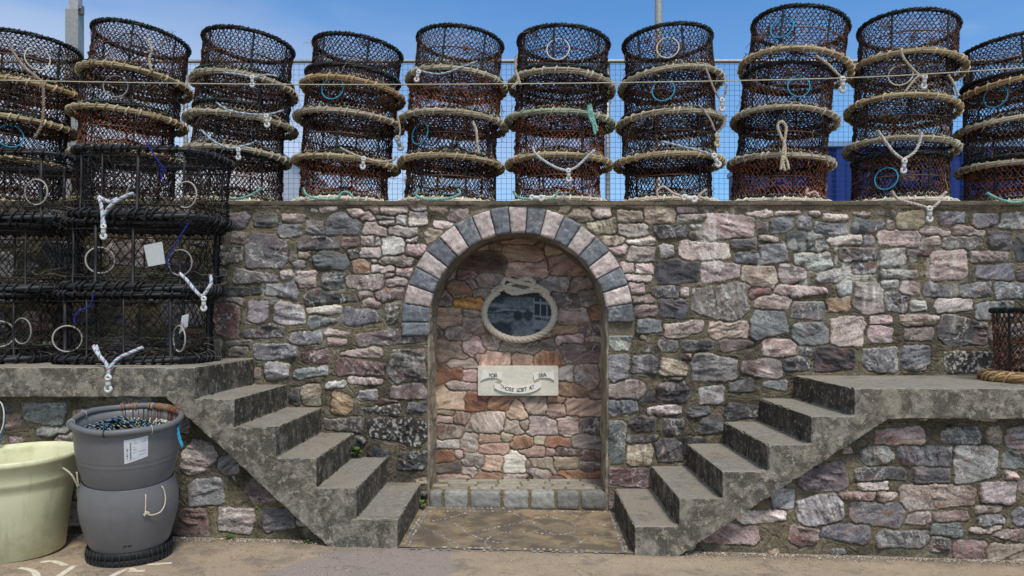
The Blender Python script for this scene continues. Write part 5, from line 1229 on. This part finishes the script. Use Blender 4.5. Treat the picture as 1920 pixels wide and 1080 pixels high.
mb = MB(); boxm(mb, bx0 - .02, bx1 + .02, by - .05, by + 2.25, bz + .002, bz + .07, lin(120, 150, 190)); adopt(mb.obj('top_rim', M['blue'], smooth=False), ct)
# pale quayside building glimpsed through the left-hand pots
bd = empty('white_building', (-5, 9, WT)); tag(bd, 'pale rendered low building glimpsed through the nets of the left-hand pots', 'building')
d = 14.0; mb = MB(); boxm(mb, (-500 - VX) * d / F, (515 - VX) * d / F, YD(d), YD(d) + 5, WT - .05, EYE + (VY - 285) * d / F, lin(214, 216, 222)); adopt(mb.obj('wall', M['plaque'], smooth=False), bd)
mb = MB(); boxm(mb, (-500 - VX) * d / F, (519 - VX) * d / F, YD(d) - .1, YD(d) + 5.1, EYE + (VY - 285) * d / F + .003, EYE + (VY - 279) * d / F, lin(150, 150, 156)); adopt(mb.obj('roof', M['plaque'], smooth=False), bd)

# ------------------------------------------------------------------ tubs
# yellow tub
yt = empty('yellow_tub', (-3.07, YD(3.235), ground_z(-3.035) - .004), (R(2), R(-1), 0)); yt.scale = (1, 1, .94); tag(yt, 'large pale yellow plastic tub standing at the left beside the grey barrel', 'tub')
c = np.array(lin(212, 211, 176))
mb = MB(); lathe(mb, [(0, .012), (.22, .012), (.232, 0), (.242, .01), (.30, .42), (.309, .47), (.317, .475), (.322, .50), (.333, .595), (.345, .60), (.352, .612), (.352, .632), (.345, .64), (.335, .638), (.325, .60), (.30, .46), (.232, .03), (0, .028)], 96, c); mb.obj('tub_body', M['yellow'], yt)
for ang in (-.2, 2.9):
    mb = MB(); p = [(.318, 0, .56), (.375, .02, .50), (.392, .05, .40), (.372, .07, .33), (.355, .09, .36), (.335, .1, .50)]
    tube(mb, smooth_path([Vector((x * math.cos(ang) - y * math.sin(ang), x * math.sin(ang) + y * math.cos(ang), z)) for x, y, z in p], 6), .006, 6, lin(190, 184, 168)); mb.obj('rope_handle', M['rope'], yt)
# grey barrel: a bulging barrel cut and waisted
gx, gd = (252 - VX) * 3.25 / F, 3.215
gb = empty('grey_barrel', (gx, YD(gd), ground_z(gx) + .085), (R(8), R(3.2), 0)); gb.scale = (.85, .85, .99); tag(gb, 'grey waisted plastic barrel with a paper label, holding coiled fishing line', 'barrel')
gc = np.array(lin(108, 108, 110))
mb = MB(); lathe(mb, [(0, .0), (.235, .0), (.250, .006)] + spl([(.254, .012), (.272, .06), (.292, .12), (.306, .18), (.314, .235), (.315, .27), (.311, .32), (.301, .365), (.289, .405)]) + [(.2885, .409), (.284, .409), (.280, .39)], 110, gc); mb.obj('lower_body', M['grey'], gb)
mb = MB(); lathe(mb, spl([(.262, .37), (.276, .405), (.292, .45), (.305, .495), (.3145, .54)]) + spl([(.3165, .545), (.3185, .566), (.321, .58), (.327, .66), (.332, .755)])+[(.332, .755), (.326, .757), (.318, .70), (.30, .53), (.285, .48), (0, .47)], 110, gc); mb.obj('upper_body', M['grey'], gb)
mb = MB(); a = np.arange(110) * 2 * math.pi / 110; tubes(mb, np.stack([.337 * np.cos(a), .337 * np.sin(a), np.full(110, .765) + .003 * np.sin(a * 5)], 1), .0195, 10, True, (0, 0, 1), gc * .92); mb.obj('rolled_rim', M['grey'], gb)
mb = MB(); rs = np.random.RandomState(2); P_ = []; Rf = []; Cc = []
for k in range(46):
    t = R(rs.uniform(35, 128)); m = 10; q = np.arange(m) * 2 * math.pi / m; rr = .337 + .0225 * np.cos(q); tt = t + rs.normal(0, .01) * np.sin(q)
    P_.append(np.stack([rr * np.cos(tt), rr * np.sin(tt), .765 + .0225 * np.sin(q)], 1)); Rf.append((-math.sin(t), math.cos(t), 0)); Cc.append(lin(*[(140, 84, 50), (168, 120, 80), (110, 66, 44), (150, 140, 126)][rs.randint(4)]))
for t in (R(-85), R(-148), R(-38), R(172)):
    m = 10; q = np.arange(m) * 2 * math.pi / m; rr = .337 + .024 * np.cos(q); P_.append(np.stack([rr * math.cos(t), rr * math.sin(t), .765 + .024 * np.sin(q)], 1)); Rf.append((-math.sin(t), math.cos(t), 0)); Cc.append(lin(30, 30, 32) if t == R(-85) else lin(170, 170, 168))
tubes(mb, P_, .0028, 5, True, np.array(Rf), np.array(Cc)); mb.obj('rim_lashings', M['rope'], gb)
# hooks hanging from the rim
mb = MB()
for k in range(34):
    t = R(rs.uniform(38, 125)); c0 = Vector((math.cos(t), math.sin(t), 0)); r2 = .31; zz = rs.uniform(.66, .70)
    tube(mb, [c0 * .318 + Vector((0, 0, .76)), c0 * .312 + Vector((0, 0, .72)), c0 * .305 + Vector((0, 0, zz)), c0 * .296 + Vector((0, 0, zz - .008)), c0 * .29 + Vector((0, 0, zz + .006))], .0016, 4, lin(120, 66, 38))
mb.obj('fish_hooks', M['galv'], gb)
# paper label: follows the curve of the barrel
def on_body(az, z, off): 
    r = float(np.interp(z, [.545, .575, .66, .755], [.3135, .320, .327, .332])) + off; return (r * math.cos(az), r * math.sin(az), z)
mb = MB(); m = 12; az0, az1 = R(-66), R(-41); zf = lambda u, v: .578 + .018 * u + v * (.142 - .018 * u) + .012 * u
V = [on_body(az0 + (az1 - az0) * (i / m), zf(i / m, j / 4), .0022) for i in range(m + 1) for j in range(5)]
mb.add(V, [(i * 5 + j, (i + 1) * 5 + j, (i + 1) * 5 + j + 1, i * 5 + j + 1) for i in range(m) for j in range(4)], None, lin(206, 208, 212)); lb = mb.obj('paper_label', M['plastic'], gb)
mb = MB()
def mark(u0, u1, v0, v1, c=lin(60, 60, 66)):
    V = [on_body(az0 + (az1 - az0) * u, zf(u, v), .0032) for u, v in ((u0, v0), (u1, v0), (u1, v1), (u0, v1))]; mb.add(V, [(0, 1, 2, 3)], None, c)
for k in range(14): mark(.23 + .015 * (k % 2), .29 + .02 * (k % 3 == 0), .1 + k * .055, .1 + k * .055 + (.035 if k % 3 else .02))
for k in range(6): mark(.1, .155, .2 + k * .08, .2 + k * .08 + (.05 if k in (1, 4) else .02))
for v, u0, u1 in ((.88, .4, .9), (.78, .4, .55), (.78, .7, .9), (.62, .38, .9), (.5, .38, .5), (.36, .4, .46), (.36, .62, .9), (.2, .6, .9), (.12, .36, .42)): mark(u0, u1, v, v + .018, lin(120, 120, 128))
mb.obj('print', M['plastic'], gb, smooth=False)
mb = MB(); hp = lambda az, z, o=0: Vector(((np.interp(z, [.13, .22, .26, .285, .35, .408], [.292, .311, .3165, .311, .300, .284]) + o) * math.cos(az), (np.interp(z, [.13, .22, .26, .285, .35, .408], [.292, .311, .3165, .311, .300, .284]) + o) * math.sin(az), z))
tube(mb, smooth_path([hp(R(-42), .37, -.01), hp(R(-43), .365, .012), hp(R(-44), .30, .008), hp(R(-45), .272, .01), hp(R(-45.5), .255, .012)], 5), .004, 6, lin(196, 186, 166))
tube(mb, smooth_path([hp(R(-44), .262, .01), hp(R(-37), .250, .016), hp(R(-28), .256, .02), hp(R(-21), .29, .02), hp(R(-18), .34, .014), hp(R(-18.5), .385, .008), hp(R(-20), .392, -.012)], 6), .004, 6, lin(196, 186, 166))
tube(mb, smooth_path([hp(R(-47), .262, .008), hp(R(-43), .268, .015), hp(R(-40), .262, .008), hp(R(-44), .278, .016), hp(R(-46), .25, .01)], 5), .0045, 6, lin(196, 186, 166)); mb.obj('rope_handle', M['rope'], gb)
mb = MB(); tube(mb, smooth_path([hp(R(196), .37, -.01), hp(R(194), .36, .02), hp(R(190), .32, .028), hp(R(188), .27, .02), hp(R(186), .25, -.01)], 6), .005, 6, lin(150, 160, 140)); mb.obj('rope_handle', M['rope'], gb)
mb = MB(); bl = [lin(42, 140, 176), lin(58, 156, 186)]
for q in ([(.335, .05, .75), (.36, -.02, .70), (.40, -.06, .655), (.415, -.07, .64), (.395, -.06, .67), (.345, .0, .73)], [(.33, .04, .74), (.375, -.05, .68), (.412, -.075, .63)]): laid_rope(mb, smooth_path([Vector(v) for v in q], 6), .006, bl, 2)
mb.obj('blue_loop', M['rope'], gb)
mb = MB()
for k, az in enumerate((R(-68), R(-62))):
    p = hp(az, .075 - .0, -.0); r_ = .274; c0 = Vector((math.cos(az), math.sin(az), 0)); tg = Vector((-math.sin(az), math.cos(az), 0))
    V = [c0 * (r_ + .0035) + tg * x + Vector((0, 0, z)) for x, z in ((-.012, .062), (.012, .07), (.014, .084), (-.010, .076))]; mb.add([tuple(v) for v in V], [(0, 1, 2, 3)], None, lin(34, 34, 36))
mb.obj('moulded_slots', M['grey'], gb, smooth=False)
# coiled line inside
ln = empty('coiled_line', gb.location, gb.rotation_euler); ln.scale = gb.scale; tag(ln, 'coil of black and blue flecked line with white snoods inside the grey barrel', 'fishing line')
mb = MB(); rr_ = random.Random(4)
fl_ = [[lin(26, 28, 32), lin(60, 130, 160), lin(30, 30, 34)], [lin(24, 24, 28), lin(190, 170, 120), lin(40, 44, 50)], [lin(28, 28, 30), lin(52, 100, 130), lin(150, 150, 140)]]
for k in range(62):
    r0 = rr_.uniform(.05, .245); cx, cy = rr_.uniform(-.06, .02), rr_.uniform(-.05, .03); h = .66 + .10 * (1 - r0 / .3) ** .8 * rr_.uniform(.6, 1); a0 = rr_.uniform(0, 6.3); sp = rr_.uniform(2.5, 5.5); ph = rr_.uniform(0, 6.28)
    pts = [Vector((cx + r0 * math.cos(a0 + sp * u) * (1 + .12 * math.sin(u * 7 + ph)), cy + r0 * .92 * math.sin(a0 + sp * u), h + .012 * math.sin(u * 9 + ph) + .004 * k / 62)) for u in np.linspace(0, 1, 22)]
    laid_rope(mb, pts, .0062, fl_[k % 3], 3, .04, 4)
mb.obj('coil', M['rope'], ln)
mb = MB()
for k in range(30):
    t = R(rr_.uniform(25, 80)) if k < 24 else R(rr_.uniform(80, 125)); c0 = Vector((math.cos(t), math.sin(t), 0)); e0 = Vector((.13 + rr_.gauss(0, .04), .02 + rr_.gauss(0, .03), .70))
    s = c0 * .297 + Vector((0, 0, .70)); mdl = s.lerp(e0, .5) + Vector((0, 0, -.012 + rr_.gauss(0, .008))); tube(mb, smooth_path([s, mdl, e0], 5), .0028, 5, lin(206, 204, 190))
for k in range(26):
    cx, cy, r0 = .14 + rr_.gauss(0, .03), .0 + rr_.gauss(0, .035), rr_.uniform(.02, .07); ph = rr_.uniform(0, 6.28)
    tube(mb, [Vector((cx + r0 * math.cos(u + ph), cy + r0 * math.sin(u + ph) * .8, 0.69 + .012 * math.sin(2 * u + ph) + .0006 * k)) for u in np.linspace(0, 5.5, 16)], .0034, 5, lin(*rr_.choice([(168, 200, 186), (190, 206, 196), (150, 190, 176)])))
mb.obj('snoods', M['rope'], ln)
# ribbed black tray under the barrel
tr = empty('black_tray', (gx, YD(gd), ground_z(gx) - .002), (R(1.5), R(1), 0)); tr.scale = (.86, .86, 1); tag(tr, 'round black ribbed plastic tray under the grey barrel', 'tray')
mb = MB(); lathe(mb, [(0, .03), (.23, .03), (.245, .0), (.262, .0), (.268, .012), (.268, .034), (.262, .038), (.262, .044), (.268, .048), (.266, .078), (.252, .084), (.24, .078), (.235, .04), (0, .04)], 90, lin(28, 28, 30)); mb.obj('tray_body', M['rubber'], tr)
mb = MB(); P_ = []; rs = np.random.RandomState(4)
for k in range(46):
    t = 2 * math.pi * k / 46 + rs.normal(0, .02); c0 = (math.cos(t), math.sin(t)); P_.append([(c0[0] * .267, c0[1] * .267, .004), (c0[0] * .272, c0[1] * .272, .04), (c0[0] * .264, c0[1] * .264, .084)])
tubes(mb, P_, .0045, 5, False, (0.3, .2, .1), lin(34, 34, 36)); mb.obj('tray_ribs', M['rubber'], tr)
SUN_EL = 60; SUN_ROT = 160; SUN_E = 3.3; SUN_ANG = 11; SKY = .10; EXPO = -.02; CLOUD = (7.6, 7.9, 8.6); TINT = (.58, 1.25, 1.75)
# ------------------------------------------------------------------ light, sky, camera
w = bpy.data.worlds.new('World'); SC.world = w; w.use_nodes = True; nt = w.node_tree; N = nt.nodes; L = nt.links
bg = N['Background']; bg.inputs[1].default_value = SKY
sky = N.new('ShaderNodeTexSky'); sky.sky_type = 'NISHITA'; sky.sun_disc = False
sky.sun_elevation = R(SUN_EL); sky.sun_rotation = R(SUN_ROT); sky.air_density = 1.0; sky.dust_density = .6; sky.ozone_density = 1.6
tc = N.new('ShaderNodeTexCoord'); sx = N.new('ShaderNodeSeparateXYZ'); L.new(tc.outputs['Generated'], sx.inputs[0])
mp = N.new('ShaderNodeMapping'); mp.inputs['Scale'].default_value = (1, 1, 3.2); L.new(tc.outputs['Generated'], mp.inputs[0])
n1 = nnoise(nt, mp.outputs[0], 2.6, 8, .6, .3); n2 = nnoise(nt, mp.outputs[0], 1.1, 3, .5)
lowb = nramp(nt, sx.outputs['Z'], .48, .16)                      # haze of white cloud toward the horizon
leftw = nramp(nt, sx.outputs['X'], .35, -.65, .2, 1.0)          # thicker to the west
cov = nmath(nt, 'MULTIPLY', nmath(nt, 'MULTIPLY', lowb, leftw), nramp(nt, n1, .3, .6, .45, 1.))
wis = nmath(nt, 'MULTIPLY', nramp(nt, n1, .60, .74), nramp(nt, n2, .45, .6))
fac = nmath(nt, 'MINIMUM', nmath(nt, 'ADD', nmath(nt, 'MULTIPLY', cov, .9), nmath(nt, 'MULTIPLY', wis, .6)), .95)
blue = nmix(nt, 1.0, sky.outputs[0], TINT, 'MULTIPLY')
back = nmath(nt, 'MULTIPLY', nramp(nt, sx.outputs['Y'], .05, -.35), nramp(nt, nnoise(nt, mp.outputs[0], 1.7, 5, .55),   .3, .5, .55, .95))
back = nmath(nt, 'MULTIPLY', back, nramp(nt, sx.outputs['Z'], .08, .5, .25, 1.0))   # unseen broken cloud, added behind the viewer for soft neutral light
c = nmix(nt, nmath(nt, 'MAXIMUM', fac, back), blue, CLOUD)
L.new(c, bg.inputs[0])
sd = bpy.data.lights.new('sun', 'SUN'); sd.energy = SUN_E; sd.angle = R(SUN_ANG); sd.color = (1, .955, .89)
so = bpy.data.objects.new('sun', sd); COLL.objects.link(so)
e, r_ = R(SUN_EL), R(SUN_ROT); sv = Vector((math.sin(r_) * math.cos(e), math.cos(r_) * math.cos(e), math.sin(e)))
so.rotation_euler = sv.to_track_quat('Z', 'Y').to_euler(); so.location = (-3, -6, 8)
cd = bpy.data.cameras.new('camera'); cam = bpy.data.objects.new('camera', cd); COLL.objects.link(cam)
cam.location = (0, -DW * KY, EYE); cam.rotation_euler = (math.pi / 2, 0, 0)
cd.sensor_width = 36; cd.lens = 36 * F * KY / 1920; cd.shift_x = -(VX - 960) / 1920; cd.shift_y = (VY - 540) / 1920; cd.clip_end = 2000; cd.clip_start = .05
SC.camera = cam
vs = SC.view_settings; vs.view_transform = 'Standard'; vs.look = 'None'; vs.exposure = EXPO; vs.gamma = 1
